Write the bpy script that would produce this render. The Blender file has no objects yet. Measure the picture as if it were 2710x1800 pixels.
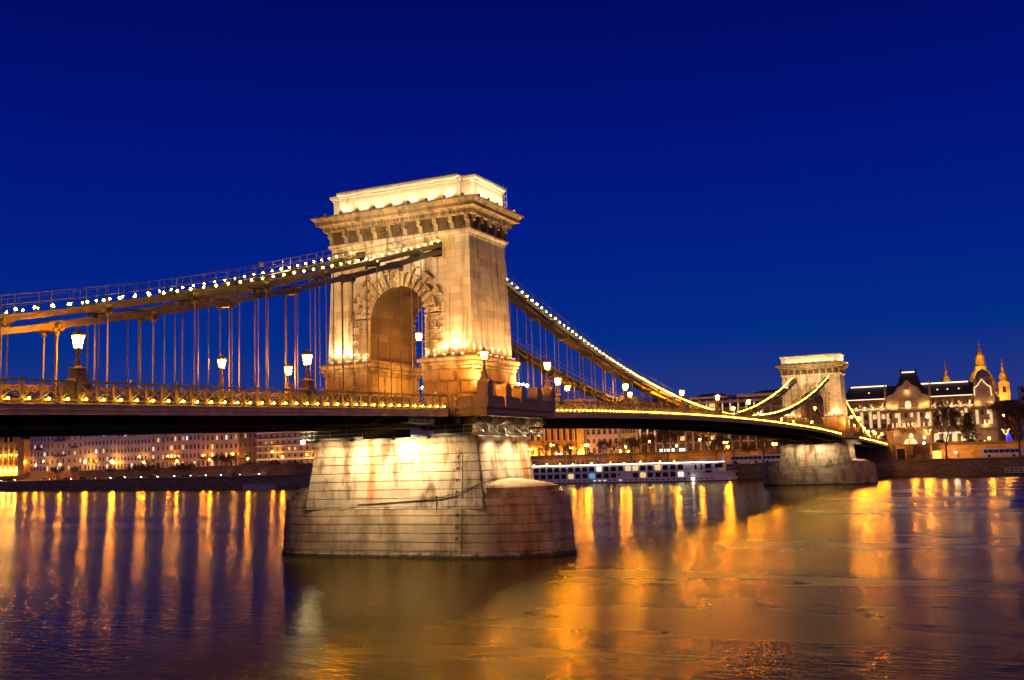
import bpy, math, random
from mathutils import Vector, Matrix
random.seed(11)
PI = math.pi
sc = bpy.context.scene
col = sc.collection

# ------------------------------------------------------------------ camera
cd = bpy.data.cameras.new('camera'); cam = bpy.data.objects.new('camera', cd); col.objects.link(cam)
cd.sensor_width = 36.0; cd.lens = 36.0*2820.15/2710.0
cd.clip_start = 0.5; cd.clip_end = 9000
_f = Vector((0.89444603, 0.43233664, 0.11424244)); _r = Vector((0.43518584, -0.90034065, 0)); _u = Vector((-0.10285711, -0.04971669, 0.9934529))
_cr, _sr = math.cos(0.0282240509), math.sin(0.0282240509)
_R = _cr*_r - _sr*_u; _U = _sr*_r + _cr*_u
cam.matrix_world = Matrix(((_R.x, _U.x, -_f.x, -85.97006), (_R.y, _U.y, -_f.y, -51.16495), (_R.z, _U.z, -_f.z, 7.953207), (0, 0, 0, 1)))
sc.camera = cam

# ------------------------------------------------------------------ world: clear sky well after sunset
w = bpy.data.worlds.new('World'); sc.world = w; w.use_nodes = True
nt = w.node_tree; nt.nodes.clear()
tc = nt.nodes.new('ShaderNodeTexCoord'); sp = nt.nodes.new('ShaderNodeSeparateXYZ')
rp = nt.nodes.new('ShaderNodeValToRGB'); bg = nt.nodes.new('ShaderNodeBackground'); ow = nt.nodes.new('ShaderNodeOutputWorld')
nt.links.new(tc.outputs['Generated'], sp.inputs[0]); nt.links.new(sp.outputs['Z'], rp.inputs[0])
vd = nt.nodes.new('ShaderNodeVectorMath'); vd.operation = 'DOT_PRODUCT'; vd.inputs[1].default_value = (-0.62, -0.72, 0.30)   # glow of the city on the near bank
mr = nt.nodes.new('ShaderNodeMapRange'); mr.inputs[1].default_value = 0.25; mr.inputs[2].default_value = 1.0; nt.links.new(tc.outputs['Generated'], vd.inputs[0]); nt.links.new(vd.outputs['Value'], mr.inputs[0])
cg = nt.nodes.new('ShaderNodeMix'); cg.data_type = 'RGBA'; cg.blend_type = 'ADD'; cg.inputs[7].default_value = (0.34, 0.17, 0.09, 1)
nt.links.new(mr.outputs[0], cg.inputs[0]); nt.links.new(rp.outputs[0], cg.inputs[6])
nt.links.new(cg.outputs[2], bg.inputs[0]); nt.links.new(bg.outputs[0], ow.inputs[0]); bg.inputs[1].default_value = 1.0
el = rp.color_ramp.elements
el[0].position = 0.0; el[0].color = (0.055, 0.046, 0.175, 1)
el[1].position = 1.0; el[1].color = (0.0005, 0.0022, 0.060, 1)
for p_, c_ in ((0.05, (0.020, 0.036, 0.205, 1)), (0.11, (0.001, 0.026, 0.235, 1)), (0.20, (0.0005, 0.0130, 0.235, 1)), (0.30, (0.0004, 0.0065, 0.190, 1)), (0.42, (0.0003, 0.0028, 0.115, 1))):
    e_ = el.new(p_); e_.color = c_

sc.view_settings.view_transform = 'Standard'; sc.view_settings.look = 'None'
sc.view_settings.exposure = 0.0; sc.view_settings.gamma = 1.0; sc.view_settings.use_curve_mapping = False
cy = sc.cycles
cy.use_denoising = True; cy.use_light_tree = True
cy.max_bounces = 6; cy.diffuse_bounces = 2; cy.glossy_bounces = 3; cy.transmission_bounces = 2
cy.sample_clamp_indirect = 4.0; cy.sample_clamp_direct = 0.0; cy.caustics_reflective = False; cy.caustics_refractive = False

# ------------------------------------------------------------------ helpers
ORD = ['first','second','third','fourth','fifth','sixth','seventh','eighth','ninth','tenth','eleventh','twelfth','thirteenth','fourteenth','fifteenth','sixteenth','seventeenth','eighteenth','nineteenth','twentieth']
def tag(o, label, cat=None, group=None, kind=None):
    if label: o['label'] = label
    if cat: o['category'] = cat
    if group: o['group'] = group
    if kind: o['kind'] = kind
    return o
def empty(name, label=None, cat=None, loc=(0,0,0), rz=0, group=None):
    o = bpy.data.objects.new(name, None); col.objects.link(o); o.location = loc; o.rotation_euler = (0,0,rz)
    return tag(o, label, cat, group)
def copy_tree(o, parent=None):
    c = o.copy(); col.objects.link(c)
    if parent is not None: c.parent = parent
    for ch in list(o.children): copy_tree(ch, c)
    return c

class MB:
    def __init__(s): s.v = []; s.f = []; s.m = []; s.s = []
    def add(s, vs, fs, m=0, smooth=False):
        b = len(s.v); s.v += [tuple(p) for p in vs]
        for f in fs: s.f.append(tuple(b+i for i in f)); s.m.append(m); s.s.append(smooth)
        return s
    def hexa(s, p, m=0):
        return s.add(p, [(0,3,2,1),(4,5,6,7),(0,1,5,4),(1,2,6,5),(2,3,7,6),(3,0,4,7)], m)
    def box(s, x0, x1, y0, y1, z0, z1, m=0):
        return s.hexa([(x0,y0,z0),(x1,y0,z0),(x1,y1,z0),(x0,y1,z0),(x0,y0,z1),(x1,y0,z1),(x1,y1,z1),(x0,y1,z1)], m)
    def loft(s, rings, m=0, cap=True, smooth=False):
        n = len(rings[0]); vs = [p for r in rings for p in r]; fs = []
        for k in range(len(rings)-1):
            for i in range(n):
                j = (i+1) % n; fs.append((k*n+i, k*n+j, (k+1)*n+j, (k+1)*n+i))
        s.add(vs, fs, m, smooth)
        if cap:
            s.add(rings[0], [tuple(range(n))[::-1]], m); s.add(rings[-1], [tuple(range(n))], m)
        return s
    def rects(s, prof, cx=0, cy=0, m=0, cap=True):
        return s.loft([[(cx-a,cy-b,z),(cx+a,cy-b,z),(cx+a,cy+b,z),(cx-a,cy+b,z)] for a, b, z in prof], m, cap)
    def tube(s, p, q, r, n=6, m=0, r2=None, cap=False):
        p = Vector(p); q = Vector(q); d = q-p
        if d.length < 1e-6: return s
        a = d.orthogonal().normalized(); b = d.normalized().cross(a); r2 = r if r2 is None else r2
        R1 = [p+(a*math.cos(2*PI*i/n)+b*math.sin(2*PI*i/n))*r for i in range(n)]
        R2 = [q+(a*math.cos(2*PI*i/n)+b*math.sin(2*PI*i/n))*r2 for i in range(n)]
        return s.loft([R1, R2], m, cap, True)
    def bar(s, p, q, w, h, m=0):
        p = Vector(p); q = Vector(q); d = (q-p).normalized()
        a = d.cross(Vector((0,0,1)))
        a = Vector((1,0,0)) if a.length < 1e-3 else a.normalized()
        b = a.cross(d); a = a*w/2; b = b*h/2
        return s.hexa([p-a-b, p+a-b, p+a+b, p-a+b, q-a-b, q+a-b, q+a+b, q-a+b], m)
    def lathe(s, prof, cx=0, cy=0, n=12, m=0, smooth=True, rot=0.0):
        return s.loft([[(cx+r*math.cos(2*PI*i/n+rot), cy+r*math.sin(2*PI*i/n+rot), z) for i in range(n)] for r, z in prof], m, True, smooth)
    def ball(s, c, rx, ry=None, rz=None, n=8, k=5, m=0, smooth=True):
        ry = rx if ry is None else ry; rz = rx if rz is None else rz
        rings = []
        for j in range(k+1):
            t = -PI/2+PI*j/k; cc = max(math.cos(t), 0.02)
            rings.append([(c[0]+rx*cc*math.cos(2*PI*i/n), c[1]+ry*cc*math.sin(2*PI*i/n), c[2]+rz*math.sin(t)) for i in range(n)])
        return s.loft(rings, m, True, smooth)
    def prism(s, pts, axis, a, b, m=0):   # 2-D outline extruded along an axis
        def P(u, v, t): return (t,u,v) if axis == 0 else ((u,t,v) if axis == 1 else (u,v,t))
        n = len(pts); s.add([P(u,v,a) for u,v in pts]+[P(u,v,b) for u,v in pts],
              [(i,(i+1)%n,n+(i+1)%n,n+i) for i in range(n)]+[tuple(range(n))[::-1], tuple(range(n,2*n))], m)
        return s
    def mesh(s, name, mats):
        me = bpy.data.meshes.new(name); me.from_pydata(s.v, [], s.f)
        for mm in (mats if isinstance(mats, (list,tuple)) else [mats]): me.materials.append(mm)
        me.polygons.foreach_set('material_index', s.m); me.polygons.foreach_set('use_smooth', s.s)
        me.update(); return me
    def build(s, name, mats, parent=None, loc=None, rz=0, fix=True):
        me = s.mesh(name, mats)
        if fix:
            import bmesh
            bm = bmesh.new(); bm.from_mesh(me); bmesh.ops.recalc_face_normals(bm, faces=bm.faces); bm.to_mesh(me); bm.free()
        return inst(name, me, parent, loc, rz)
def inst(name, me, parent=None, loc=None, rz=0):
    o = bpy.data.objects.new(name, me); col.objects.link(o)
    if parent is not None: o.parent = parent
    if loc is not None: o.location = loc
    if rz: o.rotation_euler = (0,0,rz)
    return o

# ------------------------------------------------------------------ materials
M = {}
def mat(name, color, rough=0.7, metal=0.0, bump=0.0, bscale=6.0, var=0.0, vscale=3.0, emit=None, estr=0.0):
    m = bpy.data.materials.new(name); m.use_nodes = True; n = m.node_tree; b = n.nodes['Principled BSDF']
    b.inputs['Base Color'].default_value = (*color, 1); b.inputs['Roughness'].default_value = rough; b.inputs['Metallic'].default_value = metal
    t = n.nodes.new('ShaderNodeTexCoord')
    if var:
        x = n.nodes.new('ShaderNodeTexNoise'); x.inputs['Scale'].default_value = vscale; x.inputs['Detail'].default_value = 5
        n.links.new(t.outputs['Object'], x.inputs['Vector'])
        r = n.nodes.new('ShaderNodeValToRGB'); n.links.new(x.outputs[0], r.inputs[0])
        r.color_ramp.elements[0].position = 0.3; r.color_ramp.elements[1].position = 0.7
        r.color_ramp.elements[0].color = (*[c*(1-var) for c in color], 1); r.color_ramp.elements[1].color = (*[min(1, c*(1+var*0.6)) for c in color], 1)
        n.links.new(r.outputs[0], b.inputs['Base Color'])
    if bump:
        x = n.nodes.new('ShaderNodeTexNoise'); x.inputs['Scale'].default_value = bscale; x.inputs['Detail'].default_value = 4
        n.links.new(t.outputs['Object'], x.inputs['Vector'])
        bp = n.nodes.new('ShaderNodeBump'); bp.inputs['Strength'].default_value = bump; bp.inputs['Distance'].default_value = 0.1
        n.links.new(x.outputs[0], bp.inputs['Height']); n.links.new(bp.outputs[0], b.inputs['Normal'])
    if emit:
        b.inputs['Emission Color'].default_value = (*emit, 1); b.inputs['Emission Strength'].default_value = estr
    M[name] = m; return m

def stone(name, base, joint=0.55, bw=1.5, bh=0.62, soot=0.5, soot_col=(0.10,0.065,0.035), rust=0.0, blockvar=0.25, jw=0.012, sth=(0.50,0.72), sfreq=(1.6,0.10), rfreq=0.9, wet=False):
    m = bpy.data.materials.new(name); m.use_nodes = True; n = m.node_tree; N = n.nodes; L = n.links; b = N['Principled BSDF']
    b.inputs['Roughness'].default_value = 0.85; b.inputs['Specular IOR Level'].default_value = 0.25
    g = N.new('ShaderNodeNewGeometry'); t = N.new('ShaderNodeTexCoord')
    sn = N.new('ShaderNodeSeparateXYZ'); L.new(g.outputs['Normal'], sn.inputs[0])
    so = N.new('ShaderNodeSeparateXYZ'); L.new(t.outputs['Object'], so.inputs[0])
    ab = N.new('ShaderNodeMath'); ab.operation = 'ABSOLUTE'; L.new(sn.outputs['X'], ab.inputs[0])
    gt = N.new('ShaderNodeMath'); gt.operation = 'GREATER_THAN'; gt.inputs[1].default_value = 0.6; L.new(ab.outputs[0], gt.inputs[0])
    mx = N.new('ShaderNodeMix'); L.new(gt.outputs[0], mx.inputs[0]); L.new(so.outputs['X'], mx.inputs[2]); L.new(so.outputs['Y'], mx.inputs[3])
    cb = N.new('ShaderNodeCombineXYZ'); L.new(mx.outputs[0], cb.inputs[0]); L.new(so.outputs['Z'], cb.inputs[1])
    br = N.new('ShaderNodeTexBrick'); L.new(cb.outputs[0], br.inputs['Vector']); br.inputs['Scale'].default_value = 1.0
    br.inputs['Brick Width'].default_value = bw; br.inputs['Row Height'].default_value = bh; br.inputs['Mortar Size'].default_value = jw; br.inputs['Mortar Smooth'].default_value = 0.3
    br.inputs['Color1'].default_value = (*[c*(1-blockvar) for c in base], 1); br.inputs['Color2'].default_value = (*[min(1,c*(1+blockvar*0.45)) for c in base], 1)
    br.inputs['Mortar'].default_value = (*[c*joint for c in base], 1)
    def noise(sx, sy, sz, detail=6, scale=1.0, dist=0.0):
        mp = N.new('ShaderNodeMapping'); mp.inputs['Scale'].default_value = (sx, sy, sz); L.new(t.outputs['Object'], mp.inputs[0])
        x = N.new('ShaderNodeTexNoise'); x.inputs['Scale'].default_value = scale; x.inputs['Detail'].default_value = detail; x.inputs['Roughness'].default_value = 0.65; x.inputs['Distortion'].default_value = dist
        L.new(mp.outputs[0], x.inputs['Vector']); return x
    def mask(x, lo, hi):
        r = N.new('ShaderNodeMapRange'); r.inputs[1].default_value = lo; r.inputs[2].default_value = hi; L.new(x.outputs[0], r.inputs[0]); return r
    def over(prev, fac, colr, amt):
        q = N.new('ShaderNodeMath'); q.operation = 'MULTIPLY'; q.inputs[1].default_value = amt; L.new(fac.outputs[0], q.inputs[0])
        o = N.new('ShaderNodeMix'); o.data_type = 'RGBA'; L.new(q.outputs[0], o.inputs[0]); L.new(prev, o.inputs[6]); o.inputs[7].default_value = (*colr, 1); return o.outputs[2]
    c = br.outputs['Color']
    c = over(c, mask(noise(1.1,1.1,1.1,8), 0.42, 0.75), [v*0.62 for v in base], 0.6)
    c = over(c, mask(noise(sfreq[0],sfreq[0],sfreq[1],6), sth[0], sth[1]), soot_col, soot)
    c = over(c, mask(noise(5,5,5,4), 0.55, 0.8), [min(1,v*1.25) for v in base], 0.35)
    if rust: c = over(c, mask(noise(rfreq,rfreq,0.07,4), 0.54, 0.64), (0.36,0.13,0.025), rust)
    if wet:
        zr = N.new('ShaderNodeMapRange'); zr.inputs[1].default_value = 0.9; zr.inputs[2].default_value = 0.25; nz = noise(1.3,1.3,0.4,5)
        ad = N.new('ShaderNodeMath'); ad.operation = 'MULTIPLY_ADD'; L.new(nz.outputs[0], ad.inputs[0]); ad.inputs[1].default_value = -1.1; L.new(so.outputs['Z'], ad.inputs[2])
        a2 = N.new('ShaderNodeMath'); a2.operation = 'ADD'; L.new(ad.outputs[0], a2.inputs[0]); a2.inputs[1].default_value = 0.35; L.new(a2.outputs[0], zr.inputs[0])
        zr.inputs[1].default_value = 0.35; zr.inputs[2].default_value = 0.0; c = over(c, zr, (0.035,0.028,0.014), 0.9)
    L.new(c, b.inputs['Base Color'])
    x = noise(7,7,7,6)
    bp = N.new('ShaderNodeBump'); bp.inputs['Strength'].default_value = 0.5; bp.inputs['Distance'].default_value = 0.05; L.new(x.outputs[0], bp.inputs['Height'])
    b2 = N.new('ShaderNodeBump'); b2.inputs['Strength'].default_value = 0.6; b2.inputs['Distance'].default_value = 0.052; b2.invert = True
    L.new(br.outputs['Fac'], b2.inputs['Height']); L.new(bp.outputs[0], b2.inputs['Normal']); L.new(b2.outputs[0], b.inputs['Normal'])
    M[name] = m; return m

def glow(name, color, strength, base=(0.8,0.8,0.8)):
    m = bpy.data.materials.new(name); m.use_nodes = True; b = m.node_tree.nodes['Principled BSDF']
    b.inputs['Base Color'].default_value = (*base, 1); b.inputs['Emission Color'].default_value = (*color, 1); b.inputs['Emission Strength'].default_value = strength
    M[name] = m; return m
def fairy(name, color, strength, scale=(3,3,3)):      # strings of tiny bulbs: bright dots on a dim ground
    m = glow(name, color, strength, (0.2,0.18,0.15)); n = m.node_tree; b = n.nodes['Principled BSDF']
    t = n.nodes.new('ShaderNodeTexCoord'); mp = n.nodes.new('ShaderNodeMapping'); mp.inputs['Scale'].default_value = scale
    v = n.nodes.new('ShaderNodeTexVoronoi'); r = n.nodes.new('ShaderNodeMapRange')
    n.links.new(t.outputs['Object'], mp.inputs[0]); n.links.new(mp.outputs[0], v.inputs['Vector']); n.links.new(v.outputs['Distance'], r.inputs[0])
    r.inputs[1].default_value = 0.2; r.inputs[2].default_value = 0.55; r.inputs[3].default_value = strength*2; r.inputs[4].default_value = strength*0.12
    n.links.new(r.outputs[0], b.inputs['Emission Strength']); return m

stone('tower_stone', (0.60,0.47,0.30), joint=0.5, jw=0.010, bw=1.7, bh=0.66, soot=0.75, soot_col=(0.11,0.06,0.025), sth=(0.49,0.64), blockvar=0.32)
stone('cornice_stone', (0.50,0.365,0.20), bw=2.2, bh=3.0, soot=0.8, soot_col=(0.09,0.05,0.02), sth=(0.46,0.64), jw=0.006)
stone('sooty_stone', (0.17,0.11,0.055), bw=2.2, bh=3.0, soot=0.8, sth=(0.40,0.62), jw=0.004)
stone('attic_stone', (0.52,0.43,0.29), bw=2.4, bh=1.1, soot=0.15, jw=0.006, blockvar=0.08)
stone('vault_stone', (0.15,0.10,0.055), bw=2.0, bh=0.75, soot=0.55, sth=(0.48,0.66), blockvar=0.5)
stone('pedestal_stone', (0.50,0.36,0.19), bw=30, bh=30, soot=0.45, blockvar=0.1)
stone('pier_stone', (0.54,0.40,0.25), bw=1.9, bh=0.753, soot=0.95, soot_col=(0.15,0.09,0.045), sfreq=(0.75,0.28), rfreq=0.6, sth=(0.48,0.62), rust=0.9, blockvar=0.3, joint=0.85, jw=0.004)
stone('pier_base_stone', (0.62,0.44,0.24), bw=2.3, bh=0.753, wet=True, soot=0.7, soot_col=(0.12,0.07,0.035), sfreq=(0.5,0.22), rfreq=0.5, sth=(0.45,0.64), rust=0.5, blockvar=0.25, joint=0.85, jw=0.004)
stone('parapet_stone', (0.40,0.29,0.20), bw=30, bh=30, soot=0.5, blockvar=0.1)
stone('quay_stone', (0.20,0.155,0.11), bw=1.6, bh=0.6, soot=0.5, blockvar=0.4)
stone('upper_wall_stone', (0.36,0.22,0.12), bw=2.0, bh=0.7, soot=0.55, blockvar=0.35)
stone('old_facade', (0.42,0.36,0.30), bw=40, bh=40, soot=0.35, blockvar=0.1)
mat('chain_paint', (0.10,0.082,0.062), 0.5, 0.1, bump=0.2, bscale=8, var=0.35, vscale=2.5)
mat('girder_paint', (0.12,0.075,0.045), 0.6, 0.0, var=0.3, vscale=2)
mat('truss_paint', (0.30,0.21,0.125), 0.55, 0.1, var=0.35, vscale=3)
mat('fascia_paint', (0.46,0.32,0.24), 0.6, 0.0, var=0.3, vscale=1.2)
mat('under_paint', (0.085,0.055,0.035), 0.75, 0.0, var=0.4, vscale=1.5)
mat('hanger_paint', (0.15,0.14,0.13), 0.5, 0.1, var=0.25, vscale=2)
mat('dark_iron', (0.07,0.05,0.035), 0.5, 0.4, bump=0.2)
mat('lamp_iron', (0.24,0.16,0.09), 0.5, 0.2, var=0.3)
mat('galvanised', (0.55,0.53,0.48), 0.45, 0.6, var=0.2)
mat('asphalt', (0.05,0.05,0.052), 0.85, var=0.3)
mat('opening_shade', (0.012,0.009,0.007), 0.9)  # near-black base colour that paints the shade of openings
mat('paving', (0.17,0.13,0.10), 0.85, var=0.35, vscale=0.6, bump=0.2)
mat('roof_slate', (0.030,0.028,0.036), 0.6, var=0.4, vscale=2, bump=0.3)
mat('roof_tile', (0.10,0.045,0.03), 0.8, var=0.4, vscale=1)
mat('bark', (0.075,0.050,0.033), 0.9, bump=0.6, bscale=20, var=0.3)
mat('twig', (0.10,0.062,0.036), 0.9)
mat('needles', (0.02,0.035,0.016), 0.9, var=0.4)
mat('leaf', (0.03,0.05,0.018), 0.9, var=0.4)
mat('white_paint', (0.80,0.78,0.84), 0.4, var=0.08)
mat('hull_dark', (0.02,0.022,0.03), 0.4)
mat('glass_dark', (0.012,0.014,0.020), 0.12)
mat('bus_glass', (0.02,0.04,0.09), 0.1)
mat('window_frame', (0.32,0.26,0.20), 0.6)
mat('rubber', (0.02,0.02,0.02), 0.9)
mat('cloth_dark', (0.02,0.02,0.025), 0.9, var=0.3); mat('skin', (0.35,0.2,0.13), 0.7)
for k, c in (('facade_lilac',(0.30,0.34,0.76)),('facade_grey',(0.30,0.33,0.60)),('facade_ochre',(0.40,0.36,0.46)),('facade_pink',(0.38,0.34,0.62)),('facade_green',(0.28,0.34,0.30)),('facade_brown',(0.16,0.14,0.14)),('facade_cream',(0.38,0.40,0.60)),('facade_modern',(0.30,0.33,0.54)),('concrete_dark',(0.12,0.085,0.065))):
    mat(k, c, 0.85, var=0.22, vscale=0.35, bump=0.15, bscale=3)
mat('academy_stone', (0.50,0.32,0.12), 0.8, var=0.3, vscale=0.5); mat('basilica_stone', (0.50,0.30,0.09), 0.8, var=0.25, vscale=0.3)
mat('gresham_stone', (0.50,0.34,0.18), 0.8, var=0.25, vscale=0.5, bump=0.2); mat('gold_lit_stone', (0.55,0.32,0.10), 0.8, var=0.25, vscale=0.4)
mat('copper_dome', (0.16,0.19,0.22), 0.6)
glow('bulb', (1.0,0.53,0.022), 140)
glow('chain_bulb', (1.0,0.58,0.03), 150)
glow('lantern_glass', (1.0,0.33,0.004), 900)
glow('street_bulb', (1.0,0.31,0.010), 850)
glow('white_bulb', (0.85,0.9,1.0), 120); glow('glare_bulb', (1.0,0.80,0.50), 520); glow('facade_bulb', (1.0,0.32,0.014), 450); glow('hanging_glass', (1.0,0.35,0.012), 220)
glow('glow_spot', (1.0,.95,.8), 30); glow('blue_bulb', (0.05,0.08,1.0), 4)
glow('flood_lens', (1.0,0.80,0.45), 12)
glow('pane_warm', (1.0,0.72,0.25), 0.9); glow('pane_green', (0.75,0.85,0.35), 0.35); glow('pane_white', (0.95,0.95,0.75), 1.1); glow('pane_cyan', (0.03,0.45,0.75), 0.8)
glow('shop_light', (0.7,0.9,0.75), 2.2)
glow('headlamp', (1.0,0.9,0.85), 60); glow('tail_lamp', (1.0,0.03,0.01), 8)
glow('shelter_light', (1.0,0.50,0.04), 1.6)
glow('roof_strip', (1.0,0.66,0.34), 2.6)
fairy('fairy_column', (1.0,0.66,0.28), 1.5, (2.2,2.2,2.2)); fairy('fairy_garland', (1.0,0.70,0.36), 2.2, (2.5,2.5,2.5)); fairy('fairy_gold', (1.0,0.60,0.14), 3.0, (4,4,4))
fairy('deck_edge_lights', (1.0,0.88,0.65), 12.0, (2.2,2.2,2.2)); fairy('blue_fairy', (0.03,0.03,1.0), 3.0, (2.5,2.5,2.5)); fairy('tower_fairy', (1.0,0.50,0.2), 1.6, (1.5,1.5,0.7))

KL = 1.55
def spot(loc, to, power, color=(1.0,0.74,0.42), angle=100, blend=0.8, size=0.15, parent=None):
    l = bpy.data.lights.new('spot', 'SPOT'); l.energy = power*KL; l.color = color; l.spot_size = math.radians(angle); l.spot_blend = blend; l.shadow_soft_size = size
    o = bpy.data.objects.new('spot_light', l); col.objects.link(o); o.location = loc
    o.rotation_euler = (Vector(to)-Vector(loc)).to_track_quat('-Z','Y').to_euler()
    return o
def point(loc, power, color=(1.0,0.55,0.15), size=0.2):
    l = bpy.data.lights.new('point', 'POINT'); l.energy = power*KL; l.color = color; l.shadow_soft_size = size
    o = bpy.data.objects.new('point_light', l); col.objects.link(o); o.location = loc; return o

# ------------------------------------------------------------------ water and ground
def water_material():
    m = bpy.data.materials.new('river_water'); m.use_nodes = True; n = m.node_tree; N = n.nodes; L = n.links; N.remove(N['Principled BSDF']); out = N['Material Output']
    b = N.new('ShaderNodeBsdfGlossy'); b.distribution = 'BECKMANN'; b.inputs['Color'].default_value = (0.95,0.86,0.58,1)
    df = N.new('ShaderNodeBsdfDiffuse'); df.inputs['Color'].default_value = (0.040,0.029,0.007,1)
    fr = N.new('ShaderNodeFresnel'); fr.inputs['IOR'].default_value = 1.13; ms = N.new('ShaderNodeMixShader')
    L.new(fr.outputs[0], ms.inputs[0]); L.new(df.outputs[0], ms.inputs[1]); L.new(b.outputs[0], ms.inputs[2]); L.new(ms.outputs[0], out.inputs['Surface'])
    g = N.new('ShaderNodeNewGeometry')
    def noise(sx, sy, rot, detail, rough=0.5, dist=0.0):
        mp = N.new('ShaderNodeMapping'); mp.vector_type = 'POINT'; mp.inputs['Rotation'].default_value = (0,0,math.radians(rot)); mp.inputs['Scale'].default_value = (sx,sy,1)
        L.new(g.outputs['Position'], mp.inputs[0]); x = N.new('ShaderNodeTexNoise'); x.inputs['Scale'].default_value = 1.0; x.inputs['Detail'].default_value = detail; x.inputs['Roughness'].default_value = rough; x.inputs['Distortion'].default_value = dist
        L.new(mp.outputs[0], x.inputs['Vector']); return x
    ripple = noise(2.8, 0.8, -26, 3, 0.55)          # crests lie across the line of sight
    swell = noise(0.9, 0.22, -28, 3, 0.55, 0.4)
    eddy = noise(0.05, 0.014, -38, 4, 0.6, 0.4)   # smooth and ruffled patches of the current
    er = N.new('ShaderNodeMapRange'); er.interpolation_type = 'SMOOTHERSTEP'; L.new(eddy.outputs[0], er.inputs[0]); er.inputs[1].default_value = 0.34; er.inputs[2].default_value = 0.66; er.inputs[3].default_value = -0.025; er.inputs[4].default_value = 0.045
    # the ruffled current that the piers throw downstream (towards -y)
    cur = noise(0.030, 0.011, -20, 4, 0.6, 0.3); sx = N.new('ShaderNodeSeparateXYZ'); L.new(g.outputs['Position'], sx.inputs[0])
    mm = N.new('ShaderNodeMath'); mm.operation = 'MULTIPLY_ADD'; L.new(cur.outputs[0], mm.inputs[0]); mm.inputs[1].default_value = 30.0; L.new(sx.outputs['Y'], mm.inputs[2])
    mk = N.new('ShaderNodeMapRange'); mk.interpolation_type = 'SMOOTHERSTEP'; L.new(mm.outputs[0], mk.inputs[0]); mk.inputs[1].default_value = 7.0; mk.inputs[2].default_value = -9.0; mk.inputs[3].default_value = 0.165; mk.inputs[4].default_value = 0.235
    ra = N.new('ShaderNodeMath'); ra.operation = 'ADD'; L.new(er.outputs[0], ra.inputs[0]); L.new(mk.outputs[0], ra.inputs[1]); L.new(ra.outputs[0], b.inputs['Roughness'])
    b1 = N.new('ShaderNodeBump'); b1.inputs['Strength'].default_value = 1.0; b1.inputs['Distance'].default_value = 0.035; L.new(swell.outputs[0], b1.inputs['Height'])
    b2 = N.new('ShaderNodeBump'); b2.inputs['Strength'].default_value = 1.0; b2.inputs['Distance'].default_value = 0.03; L.new(ripple.outputs[0], b2.inputs['Height']); L.new(b1.outputs[0], b2.inputs['Normal'])
    rd = N.new('ShaderNodeMapRange'); L.new(mk.outputs[0], rd.inputs[0]); rd.inputs[1].default_value = 0.165; rd.inputs[2].default_value = 0.235; rd.inputs[3].default_value = 0.045; rd.inputs[4].default_value = 0.085; L.new(rd.outputs[0], b2.inputs['Distance'])
    r1 = N.new('ShaderNodeMapRange'); L.new(mk.outputs[0], r1.inputs[0]); r1.inputs[1].default_value = 0.165; r1.inputs[2].default_value = 0.235; r1.inputs[3].default_value = 0.025; r1.inputs[4].default_value = 0.07; L.new(r1.outputs[0], b1.inputs['Distance'])
    L.new(b2.outputs[0], b.inputs['Normal']); M['water'] = m
water_material()
wb = MB(); wb.add([(-900,-1500,0),(420,-1500,0),(420,2500,0),(-900,2500,0)], [(0,1,2,3)])
tag(wb.build('water', M['water'], fix=False), None, None, None, 'structure')
# river bank line (x at y), derived from the far waterline
BANK = [(-700,300),(-300,268),(-60,266),(-10,279),(42,277),(100,269),(218,271),(327,298),(478,336),(700,400),(1300,600)]
WALL = [(-700,330),(-300,302),(-60,299),(100,300),(218,303),(327,330),(478,368),(700,432),(1300,632)]
def along(P, y):
    for (a,xa),(b_,xb) in zip(P, P[1:]):
        if a <= y <= b_: return xa+(xb-xa)*(y-a)/(b_-a)
    return P[-1][1]
gb = MB()
ys = [y for y,_ in WALL]
vs = []; 
for y, x in WALL: vs += [(x+0.6, y, 9.5), (4000, y, 9.5)]
gb.add(vs, [(2*i, 2*i+1, 2*i+3, 2*i+2) for i in range(len(WALL)-1)])
tag(gb.build('ground', M['asphalt'], fix=False), None, None, None, 'structure')
qb = MB(); yy = sorted(set([y for y,_ in BANK]+[y for y,_ in WALL])); vs = []
for y in yy: vs += [(along(BANK,y)+1.6, y, 5.3), (along(WALL,y)+0.3, y, 5.3)]
qb.add(vs, [(2*i, 2*i+1, 2*i+3, 2*i+2) for i in range(len(yy)-1)])
tag(qb.build('pavement', M['paving'], fix=False), None, None, None, 'structure')
def sweep_wall(name, P, prof, m, label, y0=-700, y1=1300):
    b_ = MB(); pts = [(y0, along(P,y0))]+[(y,x) for y,x in P if y0 < y < y1]+[(y1, along(P,y1))]
    n = len(prof); vs = [(x+dx, y, z) for y,x in pts for dx,z in prof]; fs = []
    for i in range(len(pts)-1):
        for k in range(n-1): fs.append((i*n+k, i*n+k+1, (i+1)*n+k+1, (i+1)*n+k))
    b_.add(vs, fs); o = b_.build(name, m, fix=False); return tag(o, label, 'wall')
sweep_wall('quay_wall', BANK, [(-1.5,-1.0),(-0.6,0.5),(-0.3,2.4),(0.1,2.45),(1.2,4.95),(0.95,4.95),(0.95,5.32),(1.7,5.32)], M['quay_stone'], 'long dark sloping stone quay wall along the waterline of the far bank')
sweep_wall('retaining_wall', WALL, [(-0.2,5.2),(-0.2,6.0),(0.0,6.05),(0.0,9.3),(-0.2,9.35),(-0.2,9.75),(0.25,9.75),(0.25,10.4),(0.6,10.4),(0.6,9.4)], M['upper_wall_stone'], 'orange-lit stone retaining wall between the lower quay and the upper street')
rk = MB()
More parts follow.
